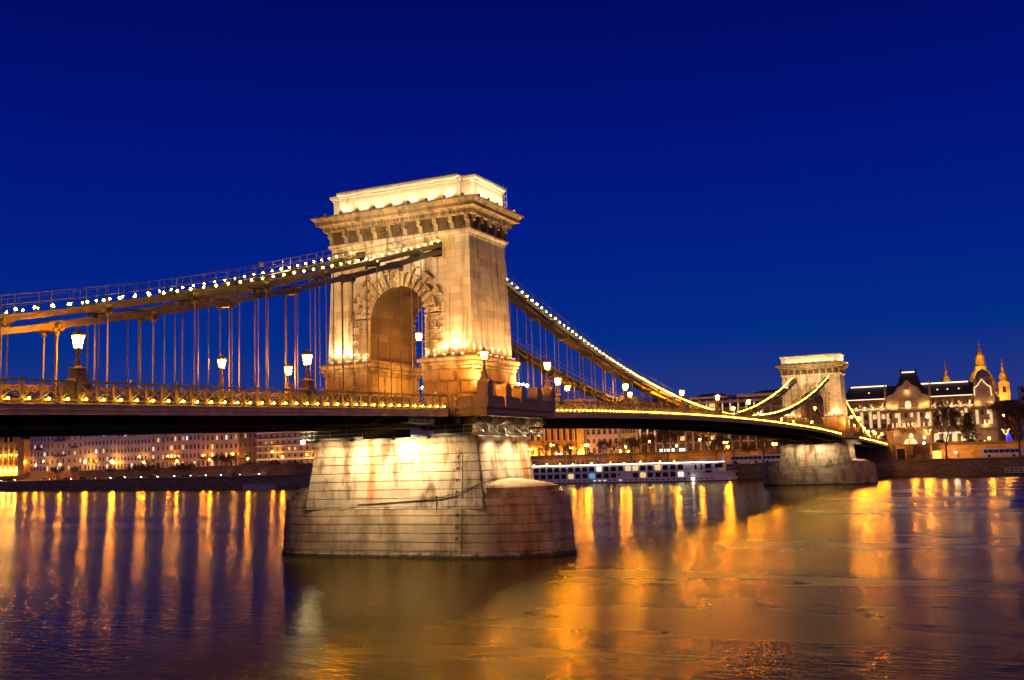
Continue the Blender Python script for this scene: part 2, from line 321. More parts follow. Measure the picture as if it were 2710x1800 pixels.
for i in range(1500):
    y = random.uniform(-90, 150); x = along(BANK,y)-random.uniform(0.3,2.2); s_ = random.uniform(0.2,0.55)
    rk.ball((x,y,random.uniform(0.0,0.35)), s_, s_*random.uniform(.7,1.3), s_*0.7, 5, 3, 0, False)
tag(rk.build('rocks', M['quay_stone']), None, None, None, 'stuff')

# ------------------------------------------------------------------ the chain bridge
ZL = [(-95,10.45),(-51,11.69),(-45.7,11.84),(-35.4,12.08),(-25.5,12.36),(-8.2,12.76),(14.8,13.2),(24,13.44),(36.4,13.71),(48.5,13.93),(71,14.2),(101,14.3),(140,14.06),(165,13.7),(195.4,12.9),(229.5,12.2),(260,11.4),(295,10.35)]
def zl(x):
    n = len(ZL)
    for i in range(n-1):
        if ZL[i][0] <= x <= ZL[i+1][0] or i == n-2:
            x0,y0 = ZL[i]; x1,y1 = ZL[i+1]
            m0 = (y1-ZL[max(i-1,0)][1])/(x1-ZL[max(i-1,0)][0]); m1 = (ZL[min(i+2,n-1)][1]-y0)/(ZL[min(i+2,n-1)][0]-x0)
            h = x1-x0; t = (x-x0)/h
            return (2*t**3-3*t**2+1)*y0+(t**3-2*t**2+t)*h*m0+(-2*t**3+3*t**2)*y1+(t**3-t**2)*h*m1
L0 = 202.6
bridge = empty('chain_bridge', 'floodlit stone and iron chain bridge crossing the river on two arched towers', 'bridge')

def pier_section(z, ux, uy):
    return ux, uy
def course_rings(plan, z0, z1, h=0.753, first=0.58, g=0.05, d=0.09):
    rings = []; z = z0; edges = [z0]
    k = first
    while k < z1-0.2:
        if k > z0+0.1: edges.append(k)
        k += h
    edges.append(z1)
    for a, b_ in zip(edges, edges[1:]):
        rings += [plan(a+(g if a > z0 else 0), 0)]
        rings += [plan(b_-0.02, 0)]
        if b_ < z1: rings += [plan(b_, d), plan(b_+g-0.01, d)]
    return rings
def base_plan(z, inset):                       # boat-shaped lower pier with blunt rounded ends
    hx = 5.85-0.085*z-inset; hy = 14.62-0.075*z-inset; fl = 7.4; pts = []
    n = 12; e = 2/2.2
    for sx, sy, rng in ((1,1,range(0,n+1)),(-1,1,range(n,-1,-1)),(-1,-1,range(0,n+1)),(1,-1,range(n,-1,-1))):
        for i in rng:
            a = PI/2*i/n; x = hx*math.cos(a)**e if i < n else 0; y = fl+(hy-fl)*math.sin(a)**e
            if i == n and sx*sy < 0: continue
            if i == n: x = 0
            pts.append((sx*x, sy*y, z))
    return pts
def shrink(plan, z, k):
    return [(x*k, (abs(y)-7.7)*k*(1 if y > 0 else -1)+math.copysign(7.7*1.0, y) if abs(y) > 7.7 else y, z) for x,y,_ in plan]
def body_plan(z, inset):
    t = (10.1-z); hx = 5.02+0.085*t-inset; hy = 8.5+0.13*t-inset; c = 0.10
    return [(hx,hy-c,z),(hx-c,hy,z),(-hx+c,hy,z),(-hx,hy-c,z),(-hx,-hy+c,z),(-hx+c,-hy,z),(hx-c,-hy,z),(hx,-hy+c,z)]
def make_pier(X0):
    b_ = MB(); b_.loft(course_rings(body_plan, 4.2, 9.75), 0)
    p = b_.build('pier', M['pier_stone'], bridge, (X0,0,0))
    c_ = MB(); c_.rects([(5.10,8.58,9.75),(5.10,8.58,9.85),(5.22,8.70,9.9),(5.22,8.70,10.28),(5.08,8.56,10.32),(5.05,8.5,10.42)]); c_.build('pier_cap', M['pier_stone'], p)
    f_ = MB(); f_.loft([base_plan(-2.5,-0.1), base_plan(0.0,-0.10), base_plan(0.30,-0.10), base_plan(0.33,0)]+course_rings(base_plan, 0.34, 5.03)[1:], 0)
    f_.build('cutwater_base', M['pier_base_stone'], p)
    for s in (1,-1):                           # stepped ledges and the low dome over each cutwater
        d_ = MB(); base = base_plan(5.03, 0)
        half = [q for q in base if q[1]*s > 7.6]
        half = sorted(half, key=lambda q: math.atan2(q[1]*s-7.6, q[0]))
        def ring(kx, ky, z, y0=7.7): return [(q[0]*kx, s*(y0+(abs(q[1])-y0)*ky), z) for q in half]+[(half[-1][0]*kx, s*6.0, z), (half[0][0]*kx, s*6.0, z)]
        d_.loft([ring(.955,.925,5.03), ring(.955,.925,5.43), ring(.895,.835,5.435), ring(.895,.835,5.87), ring(.88,.81,5.90),
                 ring(.86,.76,6.03), ring(.78,.64,6.20), ring(.60,.46,6.38), ring(.38,.28,6.52), ring(.12,.12,6.60)], 0)
        d_.build('cutwater_cap', M['pier_base_stone'], p)
    return p
piers = [make_pier(0)]
PX = lambda z: -(5.85-0.085*z) if z < 5.03 else -(5.02+0.085*(10.1-z))
def gauge(y0, zt, step, wd):
    b_ = MB(); k = 0; z = .45; b_.bar((PX(.3)-.01,y0,.3),(PX(4.95)-.01,y0,4.95),.035,.05); b_.bar((PX(5.04)-.03,y0,5.04),(PX(8.8)-.03,y0,8.8),.035,.05)
    while z < zt:
        ln = wd if k % 5 else wd*1.6
        b_.box(PX(z)-.02, PX(z)+.05, y0-ln, y0+.01, z, z+.02); z += step; k += 1
    b_.build('gauge_scale', M['sooty_stone'], piers[0], fix=False)
    for i, t in enumerate(('I','II','III','IV','V','VI','VII','VIII','IX')):
        zb = .55+.98*i; b_ = MB()
        for j, ch_ in enumerate(t):
            yc = y0+.55-.14*j
            if ch_ == 'I': b_.box(PX(zb)-.02,PX(zb)+.05,yc-.02,yc+.02,zb,zb+.28)
            if ch_ in 'VX': b_.bar((PX(zb)-.01,yc+.06,zb+.28),(PX(zb)-.01,yc-(.06 if ch_ == 'X' else 0),zb),.04,.04); b_.bar((PX(zb)-.01,yc-.06,zb+.28),(PX(zb)-.01,yc+(.06 if ch_ == 'X' else 0),zb),.04,.04)
        b_.build('numeral', M['sooty_stone'], piers[0], fix=False)
gauge(-7.1, 8.8, .22, .26)
b_ = MB(); pth = [(PX(4.55)-.05,3.5,4.62),(PX(4.6)-.05,1.2,4.70),(PX(4.8)-.06,-1.2,4.82),(PX(5.0)-.08,-3.4,4.98),(-5.55,-5.0,5.18),(-5.5,-6.4,5.42),(-5.45,-7.6,5.80),(-5.35,-8.8,6.25),(-4.6,-9.6,6.55),(-3.6,-9.6,6.72)]
for a, c in zip(pth, pth[1:]): b_.tube(a,c,.028,6); b_.tube((a[0]-.01,a[1],a[2]-.07),(c[0]-.01,c[1],c[2]-.02),.016,5)
b_.tube((PX(5)-.06,-4.6,5.3),(PX(4.3)-.06,-4.6,4.1),.04,5); b_.ball((PX(5)-.06,-4.6,5.2),.08,.10,.12,6,4); b_.build('mooring_cable', M['dark_iron'], piers[0], fix=False)
PROTO_PIER = piers[0]; piers.append(copy_tree(piers[0], bridge)); piers[1].location = (L0,0,0)

# ---- tower
XF = lambda z: 3.97-0.0345*(z-17.7)
YF = lambda z: 7.65-0.026*(z-17.7)
def make_tower():
    Rr, Zs, Z0, Z1 = 2.95, 21.35, 17.7, 28.35
    b_ = MB(); inner = []; outer = []
    for k in range(4):
        z = Z0+(Zs-Z0)*k/4; inner.append((Rr,z)); outer.append((YF(z),z))
    angs = sorted(set([PI*i/28 for i in range(29)]+[math.atan2(Z1-Zs, 7.37), PI-math.atan2(Z1-Zs, 7.37)]))
    for a in angs:
        inner.append((Rr*math.cos(a), Zs+Rr*math.sin(a)))
        c, s = math.cos(a), math.sin(a); t = 1e9
        if s > 1e-6: t = (Z1-Zs)/s
        if abs(c) > 1e-6: t = min(t, 7.38/abs(c))
        z = Zs+t*s; y = t*c
        if abs(abs(y)-7.38) < 0.02: y = math.copysign(YF(z), y)
        outer.append((y, z))
    for k in range(3,-1,-1):
        z = Z0+(Zs-Z0)*k/4; inner.append((-Rr,z)); outer.append((-YF(z),z))
    n = len(inner)
    for s in (-1,1):
        vs = [(s*XF(z),y,z) for y,z in inner]+[(s*XF(z),y,z) for y,z in outer]
        b_.add(vs, [(i,i+1,n+i+1,n+i) for i in range(n-1)])
    b_.add([(-XF(z),y,z) for y,z in outer]+[(XF(z),y,z) for y,z in outer], [(i,i+1,n+i+1,n+i) for i in range(n-1)])
    t = b_.build('tower', M['tower_stone'], bridge)
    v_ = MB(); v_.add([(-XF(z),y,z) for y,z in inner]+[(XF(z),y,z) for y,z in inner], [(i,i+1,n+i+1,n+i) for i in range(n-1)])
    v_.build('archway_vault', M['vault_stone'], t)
    # pedestals below the shafts
    for s in (1,-1):
        p_ = MB(); y0, y1 = 2.75, 7.80; cy_ = (y0+y1)/2*s; hy = (y1-y0)/2
        p_.rects([(4.12,hy-.1,11.5),(4.12,hy-.1,16.4)], 0, cy_)
        zc = [11.9,13.0,14.1,15.2,16.25]
        for i in range(4):
            za, zb = zc[i]+0.06, zc[i+1]-0.06
            for sx in (1,-1):                  # rusticated blocks on the two portal faces
                nb = 3 if i % 2 else 4; w_ = (y1-y0)/nb
                for k in range(nb):
                    a, c = (y0+k*w_+0.06)*s, (y0+(k+1)*w_-0.06)*s; a, c = min(a,c), max(a,c)
                    x0, x1 = sx*4.05, sx*4.30
                    p_.hexa([(x0,a,za),(x1,a,za),(x1,c,za),(x0,c,za),(x0,a,zb),(x1,a,zb),(x1,c,zb),(x0,c,zb)])
                    p_.box(min(sx*4.29,sx*4.37), max(sx*4.29,sx*4.37), a+.16, c-.16, za+.15, zb-.15)
            for ys_, nb in ((y1, 5 if i % 2 else 4), (y0, 4)):
                w_ = 8.5/nb; sg = s*(1 if ys_ == y1 else -1)
                for k in range(nb):
                    a, c = -4.25+k*w_+.05, -4.25+(k+1)*w_-.05; ya, yb = ys_*s-sg*0.15, ys_*s+sg*0.09
                    p_.box(a, c, min(ya,yb), max(ya,yb), za, zb)
                    yb2 = ys_*s+sg*0.13; p_.box(a+.13, c-.13, min(ya,yb2), max(ya,yb2), za+.12, zb-.12)
        pd = p_.build('pedestal', M['pedestal_stone'], t)
        q_ = MB(); q_.rects([(4.25,hy+.05,16.3),(4.32,hy+.12,16.4),(4.38,hy+.2,16.5),(4.30,hy+.10,16.58),(4.46,hy+.28,16.72),(4.50,hy+.30,16.9),(4.38,hy+.16,16.98),(4.62,hy+.36,17.02),(4.66,hy+.40,17.28),(4.60,hy+.34,17.34),(4.05,hy-.10,17.62),(4.0,hy-.18,17.72)], 0, cy_)
        for k in range(26):                    # carved leaves wound round the torus
            yk = cy_-hy+(k+.5)*2*hy/26
            for sx in (1,-1): q_.hexa([(sx*4.40,yk-.08,16.68),(sx*4.54,yk-.10,16.68),(sx*4.54,yk+.06,16.70),(sx*4.40,yk+.06,16.70),(sx*4.40,yk+.02,16.92),(sx*4.54,yk+.02,16.92),(sx*4.54,yk+.14,16.92),(sx*4.40,yk+.14,16.92)])
        for k in range(34):
            xk = -4.2+(k+.5)*8.4/34
            yo = s*(y1+.22); q_.hexa([(xk-.08,yo,16.68),(xk+.06,yo,16.68),(xk+.06,yo+s*.14,16.70),(xk-.08,yo+s*.14,16.70),(xk+.02,yo,16.92),(xk+.14,yo,16.92),(xk+.14,yo+s*.14,16.92),(xk+.02,yo+s*.14,16.92)])
        q_.build('pedestal_cornice', M['cornice_stone'], t)
    # carved voussoirs and quoins round the arch, both faces
    for s in (-1,1):
        NV = 17
        def blk(poly, dep):
            f_ = [(s*(XF(z)+dep),y,z) for y,z in poly]; k_ = [(s*(XF(z)-.1),y,z) for y,z in poly]; o_.hexa(k_+f_)
        for k in range(NV):
            if k == NV//2: continue
            a0 = PI*k/NV+.012; a1 = PI*(k+1)/NV-.012; r1 = 4.9 if k % 2 == 0 else 4.15
            P_ = lambda r,a: (r*math.cos(a), Zs+r*math.sin(a)); o_ = MB()
            blk([P_(Rr+.02,a0+.035),P_(r1,a0+.035),P_(r1,a1-.035),P_(Rr+.02,a1-.035)], .32)
            blk([P_(Rr+.22,a0+.03),P_(r1-.25,a0+.025),P_(r1-.25,a1-.04),P_(Rr+.22,a1-.04)], .38)
            blk([P_(r1-.02,a0-.02),P_(r1+.10,a0-.02),P_(r1+.10,a1+.02),P_(r1-.02,a1+.02)], .52)
            for j in range(4):
                am = (a0+a1)/2; rr = Rr+.35+(r1-Rr-.6)*j/3; y_, z_ = P_(rr, am+(.03 if j%2 else -.03)); o_.ball((s*(XF(z_)+.38), y_, z_), .07,.12,.10,5,4)
            o_.build('voussoir', M['cornice_stone'], t)
        for k in range(6):
            za = Z0+.05+.6*k; zb = za+.56; r1 = 4.75 if k % 2 else 4.1
            for sy in (1,-1):
                o_ = MB()
                blk([(sy*(Rr+.02),za),(sy*r1,za),(sy*r1,zb),(sy*(Rr+.02),zb)], .24)
                blk([(sy*(Rr+.2),za+.1),(sy*(r1-.18),za+.1),(sy*(r1-.18),zb-.1),(sy*(Rr+.2),zb-.1)], .30)
                blk([(sy*Rr,zb-.05),(sy*(r1+.05),zb-.05),(sy*(r1+.05),zb+.03),(sy*Rr,zb+.03)], .40)
                for j in range(4): o_.ball((s*(XF(za)+.3), sy*(Rr+.35+(r1-Rr-.6)*j/3), za+.28+(.06 if j%2 else -.06)), .07,.13,.1,5,4)
                o_.build('quoin', M['cornice_stone'], t)
        # lion mask keystone
        h_ = MB(); x0 = s*(XF(25)+.1); zc_ = 25.05
        h_.box(min(x0-.2,x0+.2), max(x0-.2,x0+.2), -.55,.55, 24.35,26.15)
        h_.ball((x0+s*.15,0,zc_+.1), .42,.50,.58,12,8); h_.ball((x0+s*.50,0,zc_-.15), .28,.26,.24,10,6)
        h_.ball((x0+s*.42,0,zc_+.1), .22,.09,.28,8,6); h_.ball((x0+s*.45,0,zc_-.48), .16,.2,.1,8,5)
        for sy in (1,-1): h_.ball((x0+s*.2,sy*.42,zc_+.6), .12,.14,.16,6,5); h_.ball((x0+s*.46,sy*.2,zc_+.24), .10,.11,.06,6,5); h_.ball((x0+s*.62,sy*.13,zc_-.24), .1,.13,.1,6,5)
        for j in range(16):
            a = 2*PI*j/16; h_.ball((x0+s*.06, .62*math.cos(a), zc_+.05+.76*math.sin(a)), .14,.17,.22,6,5)
        h_.prism([(-.75,26.12),(.75,26.12),(.65,26.3),(-.65,26.3)], 0, min(x0-.2,x0+s*.4), max(x0-.2,x0+s*.4))
        h_.build('lion_keystone', M['cornice_stone'], t)
        # crowned coat of arms in relief
        k_ = MB(); x0 = s*(XF(27)-.02); xa, xb = sorted((x0, x0+s*.26))
        k_.prism([(-.55,27.5),(.55,27.5),(.58,27.0),(.42,26.65),(0,26.4),(-.42,26.65),(-.58,27.0)], 0, xa, xb)
        xc, xd = sorted((x0, x0+s*.34)); k_.prism([(-.40,27.42),(-.03,27.42),(-.03,26.56),(-.30,26.72),(-.42,27.0)], 0, xc, xd)
        for j in range(3): k_.box(xc, xd, .08,.42, 26.78+.22*j, 26.88+.22*j)
        k_.prism([(-.58,27.55),(.58,27.55),(.72,28.0),(.48,28.16),(.32,27.98),(.16,28.22),(0,28.34),(-.16,28.22),(-.32,27.98),(-.48,28.16),(-.72,28.0)], 0, *sorted((x0, x0+s*.42)))
        for yy_ in (-.6,-.42,-.14,.14,.42,.6,0): k_.ball((x0+s*.22, yy_, 28.05+.22*(1-abs(yy_))), .09,.08,.08,6,4)
        for sy in (1,-1):
            for j in range(9):
                a = -1.35+1.75*j/8; yy_, zz_ = sy*(1.12*math.cos(a)+.02), 27.25+.95*math.sin(a)
                k_.ball((x0+s*.1,yy_,zz_), .12,.16,.09,6,4); k_.ball((x0+s*.1,yy_+sy*.16,zz_+.08), .1,.13,.07,6,4)
        k_.build('coat_of_arms', M['attic_stone'], t)
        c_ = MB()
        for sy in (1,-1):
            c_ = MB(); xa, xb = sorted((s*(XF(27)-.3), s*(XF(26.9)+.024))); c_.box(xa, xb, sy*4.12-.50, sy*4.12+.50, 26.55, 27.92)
            c_.build('chain_slot_shade', M['opening_shade'], t)  # dark block proud of the face; the slot's shade is its colour
    # entablature
    a_ = MB(); a_.rects([(3.60,7.38,28.2),(3.66,7.44,28.36),(3.66,7.44,28.46),(3.74,7.56,28.52),(3.80,7.68,28.72),(3.80,7.68,28.86),(3.6,7.4,28.9)]); a_.build('architrave', M['tower_stone'], t)
    f_ = MB(); f_.rects([(3.55,7.36,28.84),(3.55,7.36,30.12)])
    for s in (-1,1):
        for k in range(9):                     # rosettes
            y_ = -6.56+k*1.64; f_.tube((s*3.5,y_,29.5),(s*3.70,y_,29.5), .36,12,0,.30,True); f_.ball((s*3.72,y_,29.5), .1,.13,.13,6,4)
            for j in range(8): a = 2*PI*j/8; f_.ball((s*3.70,y_+.24*math.cos(a),29.5+.24*math.sin(a)), .05,.09,.09,5,3)
        for k in range(4):
            x_ = -2.4+k*1.6; f_.tube((x_,s*7.3,29.5),(x_,s*7.5,29.5), .36,12,0,.30,True)
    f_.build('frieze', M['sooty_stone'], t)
    def console(px, py, dx, dy):
        g_ = MB(); tx, ty = abs(dy)*.2, abs(dx)*.2
        for z0_, z1_, d0, d1 in ((28.95,29.35,.10,.14),(29.35,29.62,.16,.24),(29.62,30.10,.42,.52)):
            g_.hexa([(px-tx,py-ty,z0_),(px+tx,py+ty,z0_),(px+tx+dx*d0,py+ty+dy*d0,z0_),(px-tx+dx*d0,py-ty+dy*d0,z0_),(px-tx,py-ty,z1_),(px+tx,py+ty,z1_),(px+tx+dx*d1,py+ty+dy*d1,z1_),(px-tx+dx*d1,py-ty+dy*d1,z1_)])
        g_.tube((px+dx*.36-tx,py+dy*.36-ty,29.66),(px+dx*.36+tx,py+dy*.36+ty,29.66), .14,8,0,None,True)
        g_.build('console', M['cornice_stone'], t)
    for s in (-1,1):
        for k in range(10): console(s*3.53, -7.38+.04+k*1.635, s, 0)
        for k in range(5): console(-3.2+k*1.6, s*7.34, 0, s)
    c_ = MB(); c_.rects([(3.7,7.5,30.10),(4.12,7.98,30.12),(4.12,7.98,30.22),(4.05,7.9,30.24),(4.05,7.9,30.48),(4.26,8.12,30.52),(4.30,8.16,30.60),(4.62,8.44,30.66),(4.70,8.50,30.70),(4.70,8.50,31.0),(4.78,8.56,31.04),(4.84,8.62,31.14),(5.02,8.78,31.28),(5.08,8.83,31.34),(5.08,8.83,31.44),(4.4,8.2,31.56)])
    d_ = c_
    for s in (-1,1):
        for k in range(46): y_ = -7.85+k*.3489; d_.box(min(s*4.0,s*4.2),max(s*4.0,s*4.2), y_-.1,y_+.1, 30.25,30.46)
        for k in range(24): x_ = -4.0+k*.3478; d_.box(x_-.1,x_+.1, min(s*7.86,s*8.06),max(s*7.86,s*8.06), 30.25,30.46)
    d_.build('cornice', M['cornice_stone'], t)
    e_ = MB(); e_.rects([(2.86,7.66,31.5),(2.86,7.66,33.25)]); e_.rects([(3.74,6.25,31.5),(3.74,6.25,33.249)])
    e_.rects([(2.98,7.8,31.52),(2.98,7.8,31.8),(2.88,7.68,31.86)]); e_.rects([(3.86,6.37,31.523),(3.86,6.37,31.803),(3.76,6.27,31.86)])
    for s in (-1,1):
        for sy in (-1,1):
            e_.box(min(s*3.1,s*3.80),max(s*3.1,s*3.80), min(sy*5.5,sy*6.31),max(sy*5.5,sy*6.31), 31.9,33.2)
    e_.build('attic', M['attic_stone'], t)
    k_ = MB(); prof = [(0.0,33.24),(.07,33.30),(.07,33.42),(.16,33.50),(.24,33.60),(.24,33.80),(.1,33.92)]
    k_.rects([(2.87+a,7.68+a*1.25,z) for a,z in prof]); k_.rects([(3.76+a,6.27+a*1.25,z+.003) for a,z in prof]); k_.build('attic_cornice', M['attic_stone'], t)
    return t
tower0 = make_tower()
lad = MB()
for dy in (-.22,.22): lad.tube((3.05,-7.5+dy,31.5),(3.05,-7.5+dy,34.3), .03,5); lad.tube((3.6,-7.5+dy,31.9),(3.6,-7.5+dy,34.1), .025,5)
for k in range(9): lad.tube((3.05,-7.72,31.7+.3*k),(3.05,-7.28,31.7+.3*k), .025,5)
for k in range(4): lad.tube((3.05,-7.72,32+.6*k),(3.6,-7.72,32+.6*k), .02,4); lad.tube((3.6,-7.72,32+.6*k),(3.6,-7.28,32+.6*k), .02,4)
towers = [tower0]; t1 = copy_tree(tower0, bridge); t1.location = (L0,0,0); towers.append(t1)
lad.build('ladder', M['galvanised'], tower0)

# ---- platforms bulging round each tower
def make_platform(sy, X0):
    S = lambda a, b_: (min(sy*a,sy*b_), max(sy*a,sy*b_))
    b_ = MB()
    for hx, yo, za, zb in ((6.85,10.35,11.98,12.12),(7.0,10.5,12.12,12.42),(6.85,10.38,12.42,12.50),(6.95,10.45,12.50,12.62),(7.08,10.58,12.62,12.76)):
        y_ = S(4.6,yo); b_.box(-hx,hx,y_[0],y_[1],za,zb-.001)
    p = b_.build('platform', M['parapet_stone'], bridge, (X0,0,0))
    q_ = MB()
    for a, c in ((-6.05,-3.56),(-2.56,-.46),(.46,2.94),(4.02,6.3)):
        y_ = S(10.08,10.38); q_.box(a,c,y_[0],y_[1],12.76,13.5); y_ = S(10.02,10.44); q_.box(a,c,y_[0],y_[1],13.5,13.64)
    for sx in (-1,1):
        y_ = S(7.6,9.64); xa, xb = sorted((sx*6.55,sx*6.85)); q_.box(xa,xb,y_[0],y_[1],12.76,13.5); xa, xb = sorted((sx*6.5,sx*6.92)); q_.box(xa,xb,y_[0],y_[1],13.5,13.64)
        y_ = S(7.15,7.6); xa, xb = sorted((sx*6.45,sx*7.3)); q_.box(xa,xb,y_[0],y_[1],12.2,13.78)
    q_.build('parapet', M['parapet_stone'], p)
    def arched(bm, xa, xb, ya, yb, z0, z1, axis):    # post with a barrel-rounded top
        pts = []; lo, hi = (xa,xb) if axis == 1 else (ya,yb); r = (hi-lo)/2; c = (lo+hi)/2
        pts = [(lo,z0),(hi,z0)]+[(c+r*math.cos(PI*i/12), z1-r+r*math.sin(PI*i/12)) for i in range(13)]
        bm.prism(pts, axis, *( (ya,yb) if axis == 1 else (xa,xb)))
    for xa, xb in ((-3.56,-2.56),(-.46,.46),(2.96,3.98)):
        o_ = MB(); y_ = S(9.72,10.62); arched(o_, xa, xb, y_[0], y_[1], 12.74, 14.80, 1)
        y2 = S(9.68,10.66); o_.box(xa-.04,xb+.04,y2[0],y2[1],13.85,13.97); o_.build('parapet_post', M['parapet_stone'], p)
    for sx in (-1,1):
        o_ = MB(); xa, xb = sorted((sx*6.06,sx*7.02)); y_ = S(9.62,10.62); cx, cy_ = (xa+xb)/2, (y_[0]+y_[1])/2
        o_.box(xa,xb,y_[0],y_[1],12.72,14.05); o_.box(xa-.05,xb+.05,y_[0]-.05,y_[1]+.05,14.05,14.16)
        arched(o_, xa+.003, xb-.003, y_[0]-.04, y_[1]+.04, 14.16, 14.95, 1); arched(o_, xa-.04, xb+.04, y_[0]+.003, y_[1]-.003, 14.16, 14.95, 0)
        o_.rects([(.40,.40,14.8),(.30,.30,15.05),(.24,.24,15.2),(.20,.20,15.5),(.28,.28,15.52),(.28,.28,15.62),(.14,.14,15.66)], cx, cy_)
        for j in range(7):
            a = PI*j/6; 
            for fx in (xa-.03, xb+.03): o_.ball((fx, cy_+.2*math.cos(a), 14.42+.22*math.sin(a)), .05,.07,.07,5,3)
        o_.box(xa-.03,xb+.03,cy_-.28,cy_+.28,12.95,13.8); o_.build('corner_pillar', M['parapet_stone'], p)
    o_ = MB()
    for k in range(6):
        x_ = -5.4+k*2.2; y_ = S(7.6,10.0); o_.tube((x_-.0,y_[0],11.62),(x_,y_[1],11.62), .30,14,0,None,True); o_.tube((x_,sy*10.0,11.62),(x_,sy*10.12,11.62), .22,12,0,.18,True); o_.tube((x_,sy*10.1,11.62),(x_,sy*10.16,11.62), .09,8,0,.08,True)
        for j in range(5): o_.tube((x_,sy*(8.0+j*.42),11.62),(x_,sy*(8.14+j*.42),11.62), .335,14,0,None,True)
        o_.box(x_-.3,x_+.3,*S(4.8,8.4),10.4,11.3)
    for sx in (-1,1):
        for k in range(3): y_ = sy*(5.6+k*1.7); o_.tube((sx*5.2,y_,11.62),(sx*6.5,y_,11.62), .29,12,0,None,True)
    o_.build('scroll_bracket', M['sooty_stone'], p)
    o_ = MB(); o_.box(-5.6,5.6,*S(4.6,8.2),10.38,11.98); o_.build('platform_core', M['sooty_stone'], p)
    o_ = MB()                                   # service catwalk hung round the pier head
    zf = 10.46; yo, xo = 9.5, 6.1
    o_.box(-xo-.25,xo+.25,*S(yo-.55,yo),zf,zf+.06)
    for sx in (-1,1): xa, xb = sorted((sx*(xo-.4),sx*xo)); o_.box(xa,xb,*S(2.5,yo-.55),zf+.004,zf+.064)
    for zz in (.12,.45,.82):
        o_.tube((-xo-.2,sy*yo,zf+zz),(xo+.2,sy*yo,zf+zz), .03,5)
        for sx in (-1,1): o_.tube((sx*xo,sy*2.5,zf+zz),(sx*xo,sy*yo,zf+zz), .03,5)
    for k in range(9): x_ = -xo-.2+k*(2*xo+.4)/8; o_.tube((x_,sy*yo,zf),(x_,sy*yo,zf+.84), .03,5)
    for sx in (-1,1):
        for k in range(5): o_.tube((sx*xo,sy*(2.5+k*1.75),zf),(sx*xo,sy*(2.5+k*1.75),zf+.84), .03,5)
    for k in range(5): x_ = -5+k*2.5; o_.bar((x_,sy*8.4,11.2),(x_,sy*9.4,zf),.06,.06)
    o_.build('catwalk', M['galvanised'], p)
    return p
for X0 in (0, L0):
    for sy in (-1,1): make_platform(sy, X0)

